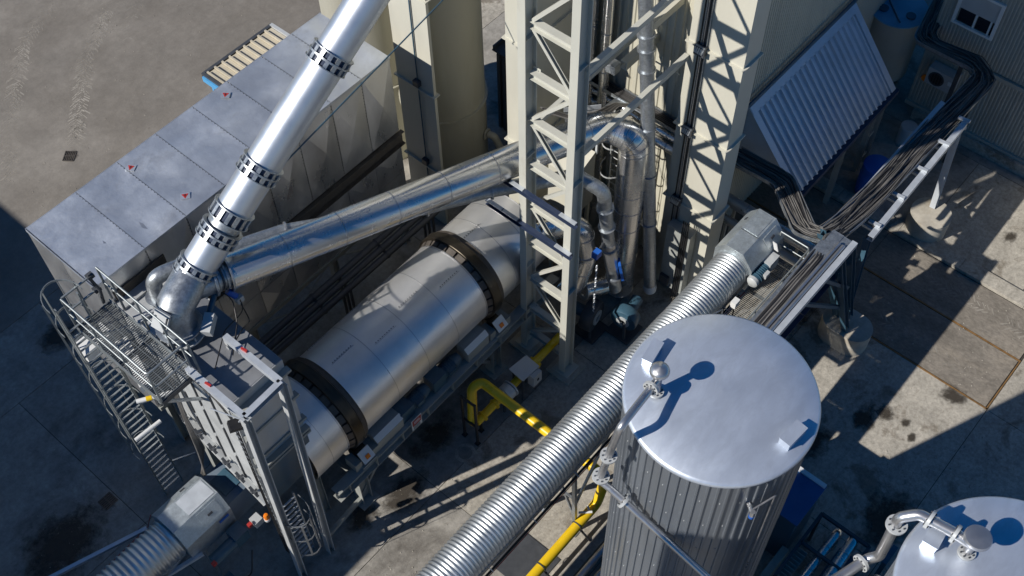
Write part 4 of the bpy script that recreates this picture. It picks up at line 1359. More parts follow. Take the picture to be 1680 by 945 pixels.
# trays that follow the bend
TP = [(20.95, 9.95), (21.0, 8.35), (19.75, 6.9), (19.85, 6.25), (21.2, 6.17), (26.7, 6.1), (28.85, 6.05), (29.2, 6.6), (29.1, 8.35), (31.3, 8.75)]


def offset(P, d):
    out = []
    for i, p in enumerate(P):
        a = V(P[max(i - 1, 0)])
        c = V(P[min(i + 1, len(P) - 1)])
        t = (c - a).normalized()
        out.append((p[0] - t.y * d, p[1] + t.x * d))
    return out


def z_at(i):
    return (4.3, 4.3, 4.5, 4.6, 4.35)[i] if i < 5 else cbz + .12


ctr = thing('bent_cable_tray', 'winding cable tray that doubles back in a U beside the walkway', 'cable tray', (21, 7, cbz))
for d in (-.33, .33):
    pts = [(x, y, z_at(i) + .04) for i, (x, y) in enumerate(offset(TP, d))]
    q = MB().path(pts, .4, 12)
    b = MB()
    for a, c in zip(q[:-1], q[1:]):
        b.bar(a, c + (c - a) * .01, .018, .13, (0, 0, 1))
    b.build('tray_side', 'galv', ctr)
b = MB()
qa = MB().path([(x, y, z_at(i) - .02) for i, (x, y) in enumerate(offset(TP, -.33))], .4, 12)
qb = MB().path([(x, y, z_at(i) - .02) for i, (x, y) in enumerate(offset(TP, .33))], .4, 12)
k = min(len(qa), len(qb))
nq = 60


def resample(q, n):
    L = [0]
    for a, c in zip(q[:-1], q[1:]):
        L.append(L[-1] + (c - a).length)
    out = []
    j = 0
    for i in range(n + 1):
        t = L[-1] * i / n
        while j < len(q) - 2 and L[j + 1] < t:
            j += 1
        out.append(q[j].lerp(q[j + 1], (t - L[j]) / max(1e-6, L[j + 1] - L[j])))
    return out


ra, rb_ = resample(qa, nq), resample(qb, nq)
for i in range(0, nq, 4):
    MB().add([ra[i + k] - V((0, 0, .02)) for k in range(5)] + [rb_[i + k] - V((0, 0, .02)) for k in range(5)] + [ra[i + k] - V((0, 0, .035)) for k in range(5)] + [rb_[i + k] - V((0, 0, .035)) for k in range(5)],
             [(k, k + 1, k + 6, k + 5) for k in range(4)] + [(k + 10, k + 15, k + 16, k + 11) for k in range(4)]).build('tray_floor', 'galv', ctr, fix=False)
for i in range(0, nq + 1, 2):
    MB().bar(ra[i], rb_[i], .05, .02, (0, 0, 1)).build('tray_rung', 'galv', ctr)
cbd = thing('cable_bundle', 'thick tangle of dusty black cables lying in the bent tray', 'cables', (21, 7, cbz + .1))
for j in range(30):
    d = -.28 + .56 * (j % 15) / 14 + random.uniform(-.05, .05)
    pts = []
    for i, (x, y) in enumerate(offset(TP, d)):
        pts.append((x + random.uniform(-.1, .1), y + random.uniform(-.09, .09), z_at(i) + .02 + .035 * (j // 15) + random.uniform(0, .05)))
    # extra waviness
    q = MB().path(pts, .5, 15)
    q = resample(q, 40)
    w1, w2 = random.uniform(0, 6), random.uniform(.4, .9)
    q = [p + V((math.sin(i * w2 + w1) * .025, math.cos(i * w2 * .8 + w1) * .05, abs(math.sin(i * .5 + w1)) * .025)) for i, p in enumerate(q)]
    MB().tube(q, random.choice((.012, .015, .02, .026)), 6).build('cable', 'cable_l' if j % 3 else 'cable', cbd)
cb2 = thing('straight_cable_run', 'straight bundle of cables along the bridge toward the tank', 'cables', (18.5, 6.3, cbz))
for j in range(15):
    y = 5.87 + j * .02
    MB().tube([(11.5, y - .02, HB + .06), (14.5, y + random.uniform(-.04, .04), HB + .07), (17.0, y + random.uniform(-.05, .05), HB + .07 + random.uniform(0, .05)), (18.8, y + random.uniform(-.05, .05), HB + .06),
               (19.7, 6.1 + random.uniform(-.2, .2), HB - .15), (20.6, 6.1 + random.uniform(-.25, .25), 4.5)], random.choice((.014, .02, .026)), 6, .5).build('cable', 'cable' if j % 3 else 'cable_l', cb2)
for k, y in enumerate((5.66, 5.79)):
    t = thing('bridge_pipe', ('outer', 'inner')[k] + ' stainless pipe lying along the cable bridge', 'pipe', (18.5, y, HB), 'pipes on the cable bridge')
    MB().cyl((11.5, y, HB + .12), (19.5, y, HB + .12), .055, n=14).build('pipe_run', 'steelpipe', t)


def stadium(cx, cy, r, half, h, label):
    pts = []
    for i in range(17):
        a = R(-90 + i * 180 / 16)
        pts.append((cx + r * math.cos(a) * 1.0 + 0, cy + 0 + r * math.sin(a), 0))
    P = []
    for i in range(25):
        a = R(i * 180 / 24 - 180)
        P.append((cx + r * math.cos(a), cy - half + r * math.sin(a), 0.0))
    for i in range(25):
        a = R(i * 180 / 24)
        P.append((cx + r * math.cos(a), cy + half + r * math.sin(a), 0.0))
    o = MB().prism(P, (0, 0, h)).build('bridge_foundation', 'cone')
    return tag(o, label, 'foundation', 'bridge foundations')


stadium(20.55, 5.05, .52, .25, .8, 'oblong concrete foundation under the bridge beside the tank')
stadium(25.8, 5.22, .62, .02, .8, 'round concrete foundation standing alone by the kerb')

# ------------------------------------------------------------ cabins on the right
ca = thing('cabin_block', 'two storey ribbed site cabin with roller shutter window', 'cabin', (32, 3, 0))
MB().box(30.03, 34, -9, 8.38, .4, 6.2).build('core', 'cabin', ca)
for i in range(10):
    y1 = 8.4 - i * 1.62
    for z0, z1 in ((.42, 3.0), (3.22, 6.1)):
        b = MB()
        wavy(b, (30.0, y1, z0), (0, -1.61, 0), (0, 0, z1 - z0), (0, 0, 0), .115, .022, (-1, 0, 0), .55, .2)
        b.build('wall_sheet', 'cabin', ca, ang=20, fix=False)
for z in (3.1, 6.15, .42):
    MB().bar((29.96, -9, z), (29.96, 8.42, z), .1, .16, (0, 0, 1)).build('floor_rail', 'cabin', ca)
MB().box(29.9, 34.2, -9, 8.5, 6.24, 6.34).build('roof', 'skyblue', ca)
MB().box(29.75, 34.2, -9, 8.0, -.03, .4).build('plinth', 'conc_l', ca)
wn = MB().box(29.9, 29.985, 6.55, 7.95, 4.3, 4.38).box(29.9, 29.985, 6.55, 7.95, 5.62, 5.7).box(29.9, 29.985, 6.55, 6.65, 4.38, 5.62).box(29.9, 29.985, 7.85, 7.95, 4.38, 5.62)
w = wn.build('window', 'white', ca)
MB().box(29.95, 29.985, 6.65, 7.85, 4.92, 5.62).build('roller_shutter', 'greyl', w)
for y0, y1 in ((7.3, 7.8), (6.78, 7.2), (6.66, 6.74)):
    MB().box(29.955, 29.975, y0, y1, 4.42, 4.9).build('pane', 'glass', w)
for y in (7.25, 6.76):
    MB().box(29.94, 29.985, y - .03, y + .03, 4.38, 4.92).build('mullion', 'white', w)
acu = thing('air_conditioner', 'white outdoor air conditioner unit hung on the cabin wall', 'air conditioner', (29.7, 7.5, 2))
MB().box(29.55, 29.95, 6.98, 7.95, 1.92, 2.6).build('casing', 'greyl', acu)
MB().ring((29.54, 7.6, 2.26), (1, 0, 0), .22, .27, .03, 28).build('fan_ring', 'dkgrey', acu)
MB().cyl((29.545, 7.6, 2.26), (29.56, 7.6, 2.26), .22, n=24).build('fan_opening', 'black', acu)
for k in range(5):
    MB().bar((29.53, 7.42 + k * .09, 2.05), (29.53, 7.42 + k * .09, 2.47), .01, .012).build('guard_bar', 'dkgrey', acu)
MB().box(29.53, 29.56, 7.08, 7.2, 2.25, 2.4).build('label_plate', 'white', acu)
wl = thing('warning_disc', 'small amber warning disc on the cabin wall below the air conditioner', 'sign', (29.95, 8.1, 1.6))
MB().cyl((29.93, 8.05, 1.7), (29.97, 8.05, 1.7), .14, n=24).build('disc', 'orange', wl)
bt = thing('shaded_tank', 'squat round tank with blue grey lid in deep shade', 'tank', (30.4, 9.9, 0))
MB().lathe((30.4, 9.8, 0), (0, 0, 1), [(.9, .9), (.9, 3.45)], 48).build('shell', 'cabin', bt)
MB().lathe((30.4, 9.8, 3.45), (0, 0, 1), [(.94, -.06), (.95, 0), (.5, .06), (.0, .08)], 48).build('lid', mat('blue_lid', (.16, .38, .55), rough=.4), bt)
for a in (20, 140, 250):
    c = V((30.4 + .55 * math.cos(R(a)), 9.8 + .55 * math.sin(R(a)), 3.5))
    MB().cyl(c, c + V((0, 0, .06)), .16, n=20).build('hatch', 'blue', bt)
for a in (45, 135, 225, 315):
    MB().bar((30.4 + .8 * math.cos(R(a)), 9.8 + .8 * math.sin(R(a)), 0), (30.4 + .8 * math.cos(R(a)), 9.8 + .8 * math.sin(R(a)), 1.0), .1, .1).build('leg', 'grey', bt)
MB().cyl((29.7, 9.4, 3.54), (30.4, 10.2, 3.56), .03, n=8).build('lid_bar', 'blue', bt)
for i, (x, y, r, h, lab) in enumerate(((26.0, 7.4, .45, 1.3, 'blue plastic drum under the cable bridge'), (28.6, 7.6, .28, .8, 'pale barrel standing at the cabin corner'))):
    t = thing('storage_drum', lab, 'drum', (x, y, 0))
    MB().lathe((x, y, 0), (0, 0, 1), [(r, 0), (r * 1.04, h * .33), (r, h * .36), (r * 1.04, h * .66), (r, h * .7), (r, h), (r * .9, h + .02), (0, h + .02)], 28).build('shell', 'blueb' if i == 0 else 'greyl', t)

# ------------------------------------------------------------ corrugated conveyor tubes


def corrugated(t, x0, x1, cy, cz, r, pitch, amp, slope=0.0, secs=2.4):
    k = 0
    x = x0
    a0, a1 = R(-38), R(218)
    while x < x1 - 1e-6:
        xe = min(x1, x + secs)
        prof = []
        n_ = int((xe - x) / pitch * 8)
        for i in range(n_ + 1):
            xx = x + (xe - x) * i / n_
            prof.append((r + amp * math.sin(2 * math.pi * (xx - x0) / pitch), xx - x0))
        b = MB()
        b.lathe((x0, cy + random.uniform(-.008, .008), cz + random.uniform(-.008, .008)), V((1, 0, slope)), prof, 40, a0, a1, ref=(0, 1, 0))
        b.build('cover_section', 'galvc', t, ang=60, fix=False)
        x = xe


MT['galvc'] = mat('corrugated_galvanised', (0.60, 0.635, 0.66), metal=0.85, rough=0.4, var=0.1, scale=1.6, rvar=0.05, rnd=0.06, stain=(0.40, 0.41, 0.41), stain_scale=1.5, stain_lo=0.52, stain_hi=0.8, stain_amt=0.5)


def headbox(t, prof, x0, x1, mt='gusset'):
    MB().prism([(x0, y, z) for y, z in prof], (x1 - x0, 0, 0)).build('head_box', mt, t)


CY, CZ, CR = 7.83, 4.12, .515
c2 = thing('long_conveyor', 'long corrugated galvanised conveyor tube crossing diagonally below the tank', 'conveyor', (11, CY, 0))
corrugated(c2, 3.2, 17.75, CY, CZ, CR, .108, .021)
for s in (-1, 1):
    MB().channel((3.2, CY + s * .44, CZ - .42), (19.4, CY + s * .44, CZ - .42), .08, .22, .012, side=-s).build('stringer', 'galv', c2)
MB().box(3.2, 19.0, CY - .38, CY + .38, CZ - .33, CZ - .31).build('belt', 'black', c2)
for i in range(11):
    x = 4 + i * 1.4
    MB().cyl((x, CY - .42, CZ - .52), (x, CY + .42, CZ - .52), .05, n=10).build('roller', 'dkgrey', c2)
hp_ = [(CY - .60, CZ - .55), (CY - .60, CZ + .28), (CY - .24, CZ + .74), (CY + .30, CZ + .74), (CY + .60, CZ + .36), (CY + .60, CZ - .55)]
headbox(c2, hp_, 17.75, 19.35)
# seams and hatch outlines on the head box
for (y0, z0, y1, z1) in ((CY - .24, CZ + .745, CY + .3, CZ + .745),):
    for x in (18.45,):
        MB().bar((x, y0, z0), (x, y1, z1), .014, .012, (0, 0, 1)).build('hatch_seam', 'dkgrey', c2)
MB().prism([(18.5, CY - .18, CZ + .742), (19.28, CY - .18, CZ + .742), (19.28, CY + .24, CZ + .742), (18.5, CY + .24, CZ + .742)], (0, 0, .012)).build('hatch', 'gusset', c2)
dnn = V((0, -.79, .61))
hc0 = V((18.9, CY - .43, CZ + .52))
MB().bar(hc0 - V((.3, 0, 0)), hc0 + V((.3, 0, 0)), .34, .03, dnn).build('hatch', 'gusset', c2)
MB().bar(hc0 + V((-.06, 0, .0)) + dnn * .025, hc0 + V((.08, 0, .02)) + dnn * .025, .07, .02, dnn).build('hatch_handle', 'dkgrey', c2)
MB().bar((18.9, CY + .45, CZ + .57), (19.0, CY + .45, CZ + .57), .08, .02, (0, .77, .64)).build('hatch_handle', 'dkgrey', c2)
MB().cyl((17.75, CY, CZ), (17.72, CY, CZ), CR + .04, n=40).build('end_collar', 'gusset', c2)
for x in (4.2, 10.5, 15.6):
    for s in (-1, 1):
        MB().bar((x, CY + s * .4, CZ - .55), (x, CY + s * .55 - .0, 0.02), .1, .1).build('leg', 'galv', c2)
        MB().box(x - .14, x + .14, CY + s * .55 - .14, CY + s * .55 + .14, 0, .02).build('foot_plate', 'galv', c2)
    MB().bar((x, CY - .5, .9), (x, CY + .42, CZ - .7), .06, .06).build('brace', 'galv', c2)
    MB().bar((x, CY + .5, .9), (x, CY - .42, CZ - .7), .06, .06).build('brace', 'galv', c2)
    MB().bar((x, CY - .48, 1.5), (x + 1.3, CY - .45, CZ - .5), .07, .07).build('brace', 'galv', c2)
    MB().bar((x, CY - .48, 1.9), (x, CY + .48, 1.9), .06, .06).build('tie', 'galv', c2)
# emergency pull cord and conduit
pcx = thing('emergency_stop_line', 'red emergency pull cord along the lower edge of the long conveyor', 'pull cord', (11, 7.2, 3.6))
MB().tube([(3.2, 7.22, 3.62), (10, 7.22, 3.6), (17.6, 7.22, 3.64)], .012, 6).build('cord', 'red', pcx)
for i in range(9):
    x = 4 + i * 1.6
    MB().bar((x, 7.38, 3.7), (x, 7.2, 3.62), .02, .03).build('eyelet', 'galv', pcx)
for s_, lab in ((0, 'near the tank'), (1, 'near the yellow riser')):
    x = (14.2, 9.6)[s_]
cdt = thing('conveyor_conduit', 'black conduit strapped under the viewer side of the long conveyor', 'conduit', (11, 7.25, 3.5))
MB().cyl((3.2, 7.3, 3.5), (17.5, 7.3, 3.5), .035, n=8).build('conduit', 'black', cdt)
# drive motor on head
mo = thing('conveyor_motor', 'grey blue drive motor beside the upper end of the long conveyor', 'motor', (17.9, 7.1, 3.9))
MB().cyl((17.75, 7.12, 4.12), (18.3, 7.12, 4.12), .17, n=24).build('motor_body', 'blue', mo)
MB().lathe((17.75, 7.12, 4.12), (-1, 0, 0), [(.175, 0), (.17, .1), (.12, .14), (0, .15)], 24).build('fan_cowl', 'greyl', mo)
for k in range(6):
    MB().ring((17.85 + k * .07, 7.12, 4.12), (1, 0, 0), .16, .195, .014, 24).build('cooling_fin', 'blue', mo)
MB().box(18.3, 18.75, 6.98, 7.26, 3.9, 4.32).build('gearbox', 'greyl', mo)
MB().box(17.95, 18.15, 6.88, 6.98, 4.15, 4.3).build('terminal_box', 'greyl', mo)
MB().bar((18.7, 7.1, 4.5), (18.75, 7.22, 4.7), .22, .02, (1, -.4, .3)).build('guard_plate', 'white', mo)
sw = thing('switch_box', 'small white switch box halfway along the walkway edge', 'switch box', (17.0, 7.15, 4))
MB().box(16.75, 16.97, 7.02, 7.18, 3.95, 4.17).build('box', 'white', sw)
MB().tube([(16.85, 7.1, 3.95), (16.8, 7.05, 3.6), (16.3, 7.1, 3.55)], .02, 6, .1).build('cable', 'black', sw)
# walkway
wk = thing('conveyor_walkway', 'grating walkway with tube railing at the head of the long conveyor', 'walkway', (17.8, 6.9, 3.6))
grating(wk, 15.3, 19.2, 6.42, 7.2, 3.62, 'x')
for y in (6.4, 7.22):
    MB().channel((15.3, y, 3.55), (19.2, y, 3.55), .06, .16, .012).build('edge_beam', 'galv', wk)
for x in (15.4, 16.6, 17.8, 19.1):
    MB().bar((x, 6.4, 3.5), (x, 7.5, 3.5), .06, .08, (0, 0, 1)).build('cross_beam', 'galv', wk)
railing(wk, [(15.3, 6.40, 3.62), (19.2, 6.40, 3.62), (19.2, 7.3, 3.62)], h=1.05, post_step=1.3)
MB().box(15.3, 19.2, 6.385, 6.395, 3.62, 3.74).build('toe_board', 'galv', wk)
hpn = thing('loop_handrail', 'low bent tube handle at the lower end of the walkway', 'handrail', (15.8, 7.1, 3.6))
MB().tube([(15.5, 7.15, 3.6), (15.4, 7.25, 4.2), (15.8, 7.2, 4.6), (16.3, 7.15, 4.35), (16.3, 7.12, 3.6)], .02, 8, .15).build('tube', 'galv', hpn)

# feeder conveyor bottom left
c1 = thing('feeder_conveyor', 'corrugated feeder conveyor tube entering from the bottom left', 'conveyor', (1, 14.25, 0))
corrugated(c1, -5.5, 3.05, 14.25, 2.5, .54, .15, .026)
for s in (-1, 1):
    MB().channel((-5.5, 14.25 + s * .46, 2.1), (4.6, 14.25 + s * .46, 2.1), .08, .2, .012, side=-s).build('stringer', 'galv', c1)
MB().box(-5.5, 4.6, 13.85, 14.65, 2.18, 2.2).build('belt', 'black', c1)
hp1 = [(13.58, 1.95), (13.58, 2.75), (13.92, 3.2), (14.55, 3.2), (14.92, 2.8), (14.92, 1.95)]
headbox(c1, hp1, 3.0, 4.42)
MB().prism([(3.55, 13.98, 3.203), (4.36, 13.98, 3.203), (4.36, 14.5, 3.203), (3.55, 14.5, 3.203)], (0, 0, .014)).build('hatch', 'beam', c1)
h2 = V((3.95, 13.75, 2.975))
d2 = V((0, -.8, .6))
MB().bar(h2 - V((.3, 0, 0)), h2 + V((.3, 0, 0)), .42, .024, d2).build('hatch', 'gusset', c1)
MB().bar(h2 + V((-.07, 0, 0)) + d2 * .02, h2 + V((.07, 0, 0)) + d2 * .02, .06, .02, d2).build('hatch_handle', 'dkgrey', c1)
h3 = V((3.9, 14.735, 3.0))
MB().bar(h3 - V((.3, 0, 0)), h3 + V((.3, 0, 0)), .42, .024, (0, .73, .68)).build('hatch', 'gusset', c1)
MB().bar(h3 + V((-.06, 0, .02)), h3 + V((.08, 0, .02)), .07, .05, (0, .73, .68)).build('hatch_handle', 'dkgrey', c1)
MB().bar((4.0, 13.56, 2.6), (4.3, 13.56, 2.6), .012, .1, (0, 0, 1)).build('blue_label', 'blueb', c1)
for x in (-3, .5, 3.4):
    for s in (-1, 1):
        MB().bar((x, 14.25 + s * .46, 2.0), (x, 14.25 + s * .6, 0), .08, .08).build('leg', 'galv', c1)
ch = thing('feed_chute', 'sloping grey feed chute between feeder box and housing', 'chute', (4.8, 14.2, 2))
MB().prism([(4.45, 13.7, 1.7), (4.45, 13.7, 2.72), (5.3, 13.7, 2.78), (5.5, 13.7, 2.7), (5.5, 13.7, 1.7)], (0, 1.05, 0)).build('chute_box', mat('chute_paint', (.16, .21, .27), rough=.7, spec=.3), ch)
MB().bar((4.55, 14.22, 2.75), (5.05, 14.22, 2.785), .6, .02, (0, 0, 1)).build('hatch', 'blue', ch)
fd = thing('feeder_drive', 'blue geared drive with hoses under the feeder box', 'motor', (3.9, 13.2, 1.6))
MB().cyl((3.3, 13.25, 1.9), (4.0, 13.25, 1.9), .17, n=22).build('motor_body', 'blue', fd)
MB().box(4.0, 4.4, 13.1, 13.5, 1.7, 2.15).build('gearbox', 'blue', fd)
MB().cyl((3.0, 13.0, .9), (3.5, 13.0, .9), .2, n=22).build('pump', 'blue', fd)
MB().tube([(3.3, 13.0, 1.0), (3.5, 12.7, 1.3), (3.8, 12.6, 1.0), (4.2, 12.9, 1.5)], .02, 6, .2).build('hose', 'black', fd)
for x, z in ((3.2, 2.0), (4.45, 2.2)):
    MB().box(x, x + .12, 13.05, 13.15, z, z + .12).build('stop_button', 'red', fd)
MB().box(4.6, 4.85, 13.0, 13.25, 2.0, 2.25).build('terminal_box', 'greyl', fd)
pc1 = thing('feeder_stop_line', 'red pull cord hanging beside the feeder conveyor', 'pull cord', (1, 15, 2))
MB().tube([(-5, 15.05, 2.1), (0, 15.05, 2.0), (2.8, 15.02, 2.3), (3.0, 15.0, 2.7)], .01, 5).build('cord', 'red', pc1)
for k, (a, b, lab) in enumerate((((.0, 15.95, 2.25), (2.75, 15.0, 2.3), 'filter side'), ((1.5, 14.05, 1.9), (3.25, 13.5, 2.1), 'drum side'))):
    t = thing('conveyor_strut', 'pale galvanised strut reaching up to the feeder conveyor, ' + lab, 'strut', a, 'feeder conveyor struts')
    MB().channel(a, b, .1, .1, .012).build('strut', 'beam', t)
    e0 = V(a) + (V(a) - V(b)).normalized() * 1.6
    MB().channel(e0, a, .09, .09, .012).build('strut_end', 'galv', t)

# ------------------------------------------------------------ tanks


def tank(name, cx, cy, r, ztop, nribs, label):
    t = thing(name, label, 'tank', (cx, cy, 0), 'insulated tanks')
    # ribbed cladding in sheets
    nsh = 12
    per = nribs // nsh
    for sidx in range(nsh):
        prof = []
        for k in range(per):
            base = (sidx * per + k) / nribs
            st = 1 / nribs
            for f_, h in ((0.0, 0), (.60, 0), (.67, .03), (.85, .03), (.92, 0)):
                prof.append(((base + f_ * st) * 2 * math.pi, r - .06 + h))
        prof.append(((sidx + 1) / nsh * 2 * math.pi, r - .06))
        for z0, z1 in ((.3, 5.6), (5.56, 9.9), (9.86, ztop - .02)):
            vs = []
            lift = .006 if z0 > 1 else 0
            lift += .006 if z0 > 6 else 0
            for a, rr in prof:
                for z in (z0, z1):
                    vs.append((cx + (rr + lift) * math.cos(a), cy + (rr + lift) * math.sin(a), z))
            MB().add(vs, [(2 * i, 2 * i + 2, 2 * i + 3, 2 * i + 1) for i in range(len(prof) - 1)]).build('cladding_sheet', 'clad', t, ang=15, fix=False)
    sc_ = MB()
    for z in (6.5, 7.7, 8.9, 10.3, 11.3, 12.2):
        for k in range(0, nribs, 2):
            a = (k + .3 + (int(z * 10) % 2)) / nribs * 2 * math.pi
            c = V((cx + (r - .045) * math.cos(a), cy + (r - .045) * math.sin(a), z))
            sc_.box(c.x - .008, c.x + .008, c.y - .008, c.y + .008, c.z - .008, c.z + .008)
    tag(sc_.build('screw_heads', 'greyl', t), kind='stuff')
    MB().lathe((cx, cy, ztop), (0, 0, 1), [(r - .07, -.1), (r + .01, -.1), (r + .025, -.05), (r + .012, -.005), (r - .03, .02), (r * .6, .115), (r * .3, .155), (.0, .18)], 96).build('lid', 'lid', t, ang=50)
    MB().cyl((cx, cy, 0), (cx, cy, .3), r + .05, n=48).build('base', 'cone', t)
    return t


SX, SY, SR, SZ = 9.37, 3.77, 1.615, 13.0
t1 = tank('insulated_tank', SX, SY, SR, SZ, 60, 'large insulated tank with silver lid and mushroom vent in the foreground')
TX, TY, TR, TZ = 8.93, -1.57, 1.73, 13.55
t3 = tank('insulated_tank', TX, TY, TR, TZ, 60, 'second insulated tank cut by the bottom right corner')


def lidbox(x, y, z, ang, l, wdt, h, lab):
    t = thing('lid_box', lab, 'cover box', (x, y, z), 'folded boxes on the tank lids')
    d = V((math.cos(R(ang)), math.sin(R(ang)), 0))
    s = V((-d.y, d.x, 0))
    p = V((x, y, z))
    MB().prism([p - d * l / 2 - s * wdt / 2, p + d * l / 2 - s * wdt / 2, p + d * l / 2 + s * wdt / 2, p - d * l / 2 + s * wdt / 2], (0, 0, h)).build('box', 'lid', t)
    MB().prism([p - d * (l / 2 + .012) - s * (wdt / 2 + .012) + V((0, 0, h)), p + d * (l / 2 + .012) - s * (wdt / 2 + .012) + V((0, 0, h)), p + d * (l / 2 + .012) + s * (wdt / 2 + .012) + V((0, 0, h)),
                p - d * (l / 2 + .012) + s * (wdt / 2 + .012) + V((0, 0, h))], (0, 0, .012)).build('cap', 'lid', t)


lidbox(9.2, 5.08, 13.0, 10, .44, .17, .26, 'folded box on the large tank lid, next to the conveyor')
lidbox(9.42, 2.45, 13.0, -5, .44, .2, .24, 'folded box on the large tank lid, at its lower right rim')
lidbox(9.05, -.12, 13.55, 5, .42, .22, .26, 'folded box on the corner tank lid under the bent pipe')


def boltflange(t, p, d, ri, ro, th=.05, nb=8):
    p, d = V(p), V(d).normalized()
    o = MB().ring(p, d, ri, ro, th, 28).build('flange', 'greyl', t)
    s, u = perp(d)
    b = MB()
    for k in range(nb):
        a = 2 * math.pi * k / nb
        c = p + (s * math.cos(a) + u * math.sin(a)) * (ri + ro) / 2
        b.cyl(c - d * (th * .5 + .018), c + d * (th * .5 + .018), .014, n=6)
    tag(b.build('bolts', 'dkgrey', o), kind='stuff')


def mush(x, y, z, h, rc, lab, domed=True):
    t = thing('mushroom_vent', lab, 'vent', (x, y, z), 'vents on the tank lids')
    MB().cyl((x, y, z - .1), (x, y, z + h * .85), .065, n=20).build('stem', 'steelpipe', t)
    boltflange(t, (x, y, z + .1), (0, 0, 1), .06, .13)
    MB().lathe((x, y, z + h), (0, 0, 1), [(.05, -.08), (rc * .9, -.06), (rc, -.02), (rc, .02), (rc * .93, .05), (rc * .6, .095 if domed else .06), (0, .12 if domed else .065)], 36).build('cap', 'steelpipe', t)
    return t


mush(8.66, 4.6, 13.06, .76, .165, 'round capped vent on the large tank lid')
mv = mush(9.14, -.6, 13.6, .62, .2, 'flat capped vent on the corner tank lid', False)
MB().cyl((9.14, -.6, 13.55), (9.14, -.6, 13.64), .24, n=32).build('base_ring', 'greyl', mv)
vp1 = thing('tank_vent_pipe', 'stainless vent pipe dropping from the large tank lid with white flanges', 'pipe', (8, 4.8, 11))
vpp = [(8.62, 4.6, 13.56), (7.52, 4.5, 13.68), (7.49, 4.58, 13.0), (7.58, 4.82, 11.25), (7.6, 4.6, 11.18), (7.8, 2.45, 10.1), (8.0, 0.2, 9.0)]
MB().tube(vpp, .068, 20, .16, True, 12).build('pipe_run', 'steelpipe', vp1)
boltflange(vp1, (8.44, 4.584, 13.58), V((-1.1, -.1, .12)), .062, .135)
boltflange(vp1, (7.515, 4.65, 12.5), V((.09, .24, -1.75)), .062, .145)
boltflange(vp1, (7.57, 4.79, 11.45), V((.09, .24, -1.75)), .062, .155)
boltflange(vp1, (7.63, 4.3, 11.03), V((.2, -2.15, -1.08)), .062, .145)
vp2 = thing('corner_vent_pipe', 'stainless vent pipe bending over the edge of the corner tank', 'pipe', (9, 0, 13))
MB().tube([(9.14, -.6, 13.98), (9.12, -.3, 14.0), (9.05, .22, 14.0), (8.9, .42, 13.85), (8.88, .36, 12.5), (8.8, .48, 12.35), (8.3, .65, 12.3), (7.6, .9, 12.3)], .085, 22, .17, True, 10).build('pipe_run', 'steelpipe', vp2)
boltflange(vp2, (9.12, -.33, 14.0), (0, 1, 0), .08, .15)
boltflange(vp2, (9.08, .06, 14.0), (0, 1, 0), .08, .155)
boltflange(vp2, (8.9, .395, 13.62), (0, 0, 1), .08, .16)
boltflange(vp2, (8.68, .52, 12.33), (1, -.3, 0), .08, .15)
ins = thing('level_sensor', 'small chrome sensor with bright blue cap on the large tank cladding', 'sensor', (8.6, 2.5, 12))
sa = math.atan2(2.52 - SY, 8.5 - SX)
sd_ = V((math.cos(sa), math.sin(sa), 0))
sp_ = V((SX, SY, 12.15)) + sd_ * SR
MB().cyl(sp_ - sd_ * .05, sp_ + sd_ * .16, .035, n=12).build('stub', 'polished', ins)
MB().cyl(sp_ + sd_ * .16 + V((0, 0, .07)), sp_ + sd_ * .16 - V((0, 0, .07)), .045, n=14).build('body', 'polished', ins)
MB().cyl(sp_ + sd_ * .16 - V((0, 0, .07)), sp_ + sd_ * .16 - V((0, 0, .13)), .05, n=14).build('cap', 'blueb', ins)
tg_ = V((-sd_.y, sd_.x, 0))
sp2 = V((SX, SY, 12.25)) + (sd_ + tg_ * .28).normalized() * (SR + .06)
MB().tube([sp_ + sd_ * .1, sp2, (V((SX, SY, 0)) + (sd_ + tg_ * .3).normalized() * (SR + .03)).to_3d() + V((0, 0, 12.1)), (V((SX, SY, 0)) + (sd_ + tg_ * .3).normalized() * (SR + .03)) + V((0, 0, 4))], .016, 6, .04).build('conduit', 'steelpipe', ins)

# ------------------------------------------------------------ yellow gas line
gy = thing('yellow_gas_pipe', 'bright yellow gas pipe with riser crossing under the long conveyor', 'gas pipe', (11.5, 9, 0))
MB().tube([(14.9, 11.18, 1.0), (10.93, 11.2, .85), (10.93, 11.25, 1.0), (11.42, 11.62, 2.05), (11.42, 11.5, 2.1), (11.5, 7.15, 1.95), (11.45, 7.0, 1.5), (11.3, 6.98, 1.05), (6.5, 6.98, 1.0)][:2], .12, 18).build('low_run', 'yellow', gy)
MB().tube([(10.93, 11.2, .85), (10.88, 11.3, .9), (11.2, 11.55, 2.05), (11.5, 11.45, 2.1), (11.5, 7.4, 2.0), (11.5, 7.15, 1.6), (11.25, 7.15, .72), (6.5, 7.15, .7)], .14, 22, .26, True, 10).build('high_run', 'yellow', gy)
for x in (11.2, 11.7):
    MB().ring((x, 11.19, .88), (1, 0, 0), .09, .17, .04, 24).build('flange', 'yellow', gy)
MB().ring((13.4, 11.18, .95), (1, 0, 0), .09, .2, .14, 24).build('valve_ring', 'yellow', gy)
MB().cyl((13.4, 11.18, .95), (13.4, 11.0, .95), .13, n=20).build('valve_cap', 'yellow', gy)
for y, z in ((8.3, 2.0),):
    MB().ring((11.5, y, z), (0, 1, 0), .15, .168, .03, 22).build('clip', 'dkgrey', gy)
for x in (10.4, 8.9):
    MB().ring((x, 7.15, .7), (1, 0, 0), .155, .17, .03, 22).build('clip', 'dkgrey', gy)
    MB().bar((x, 7.0, .62), (x, 6.68, .42), .05, .05).build('support', 'black', gy)
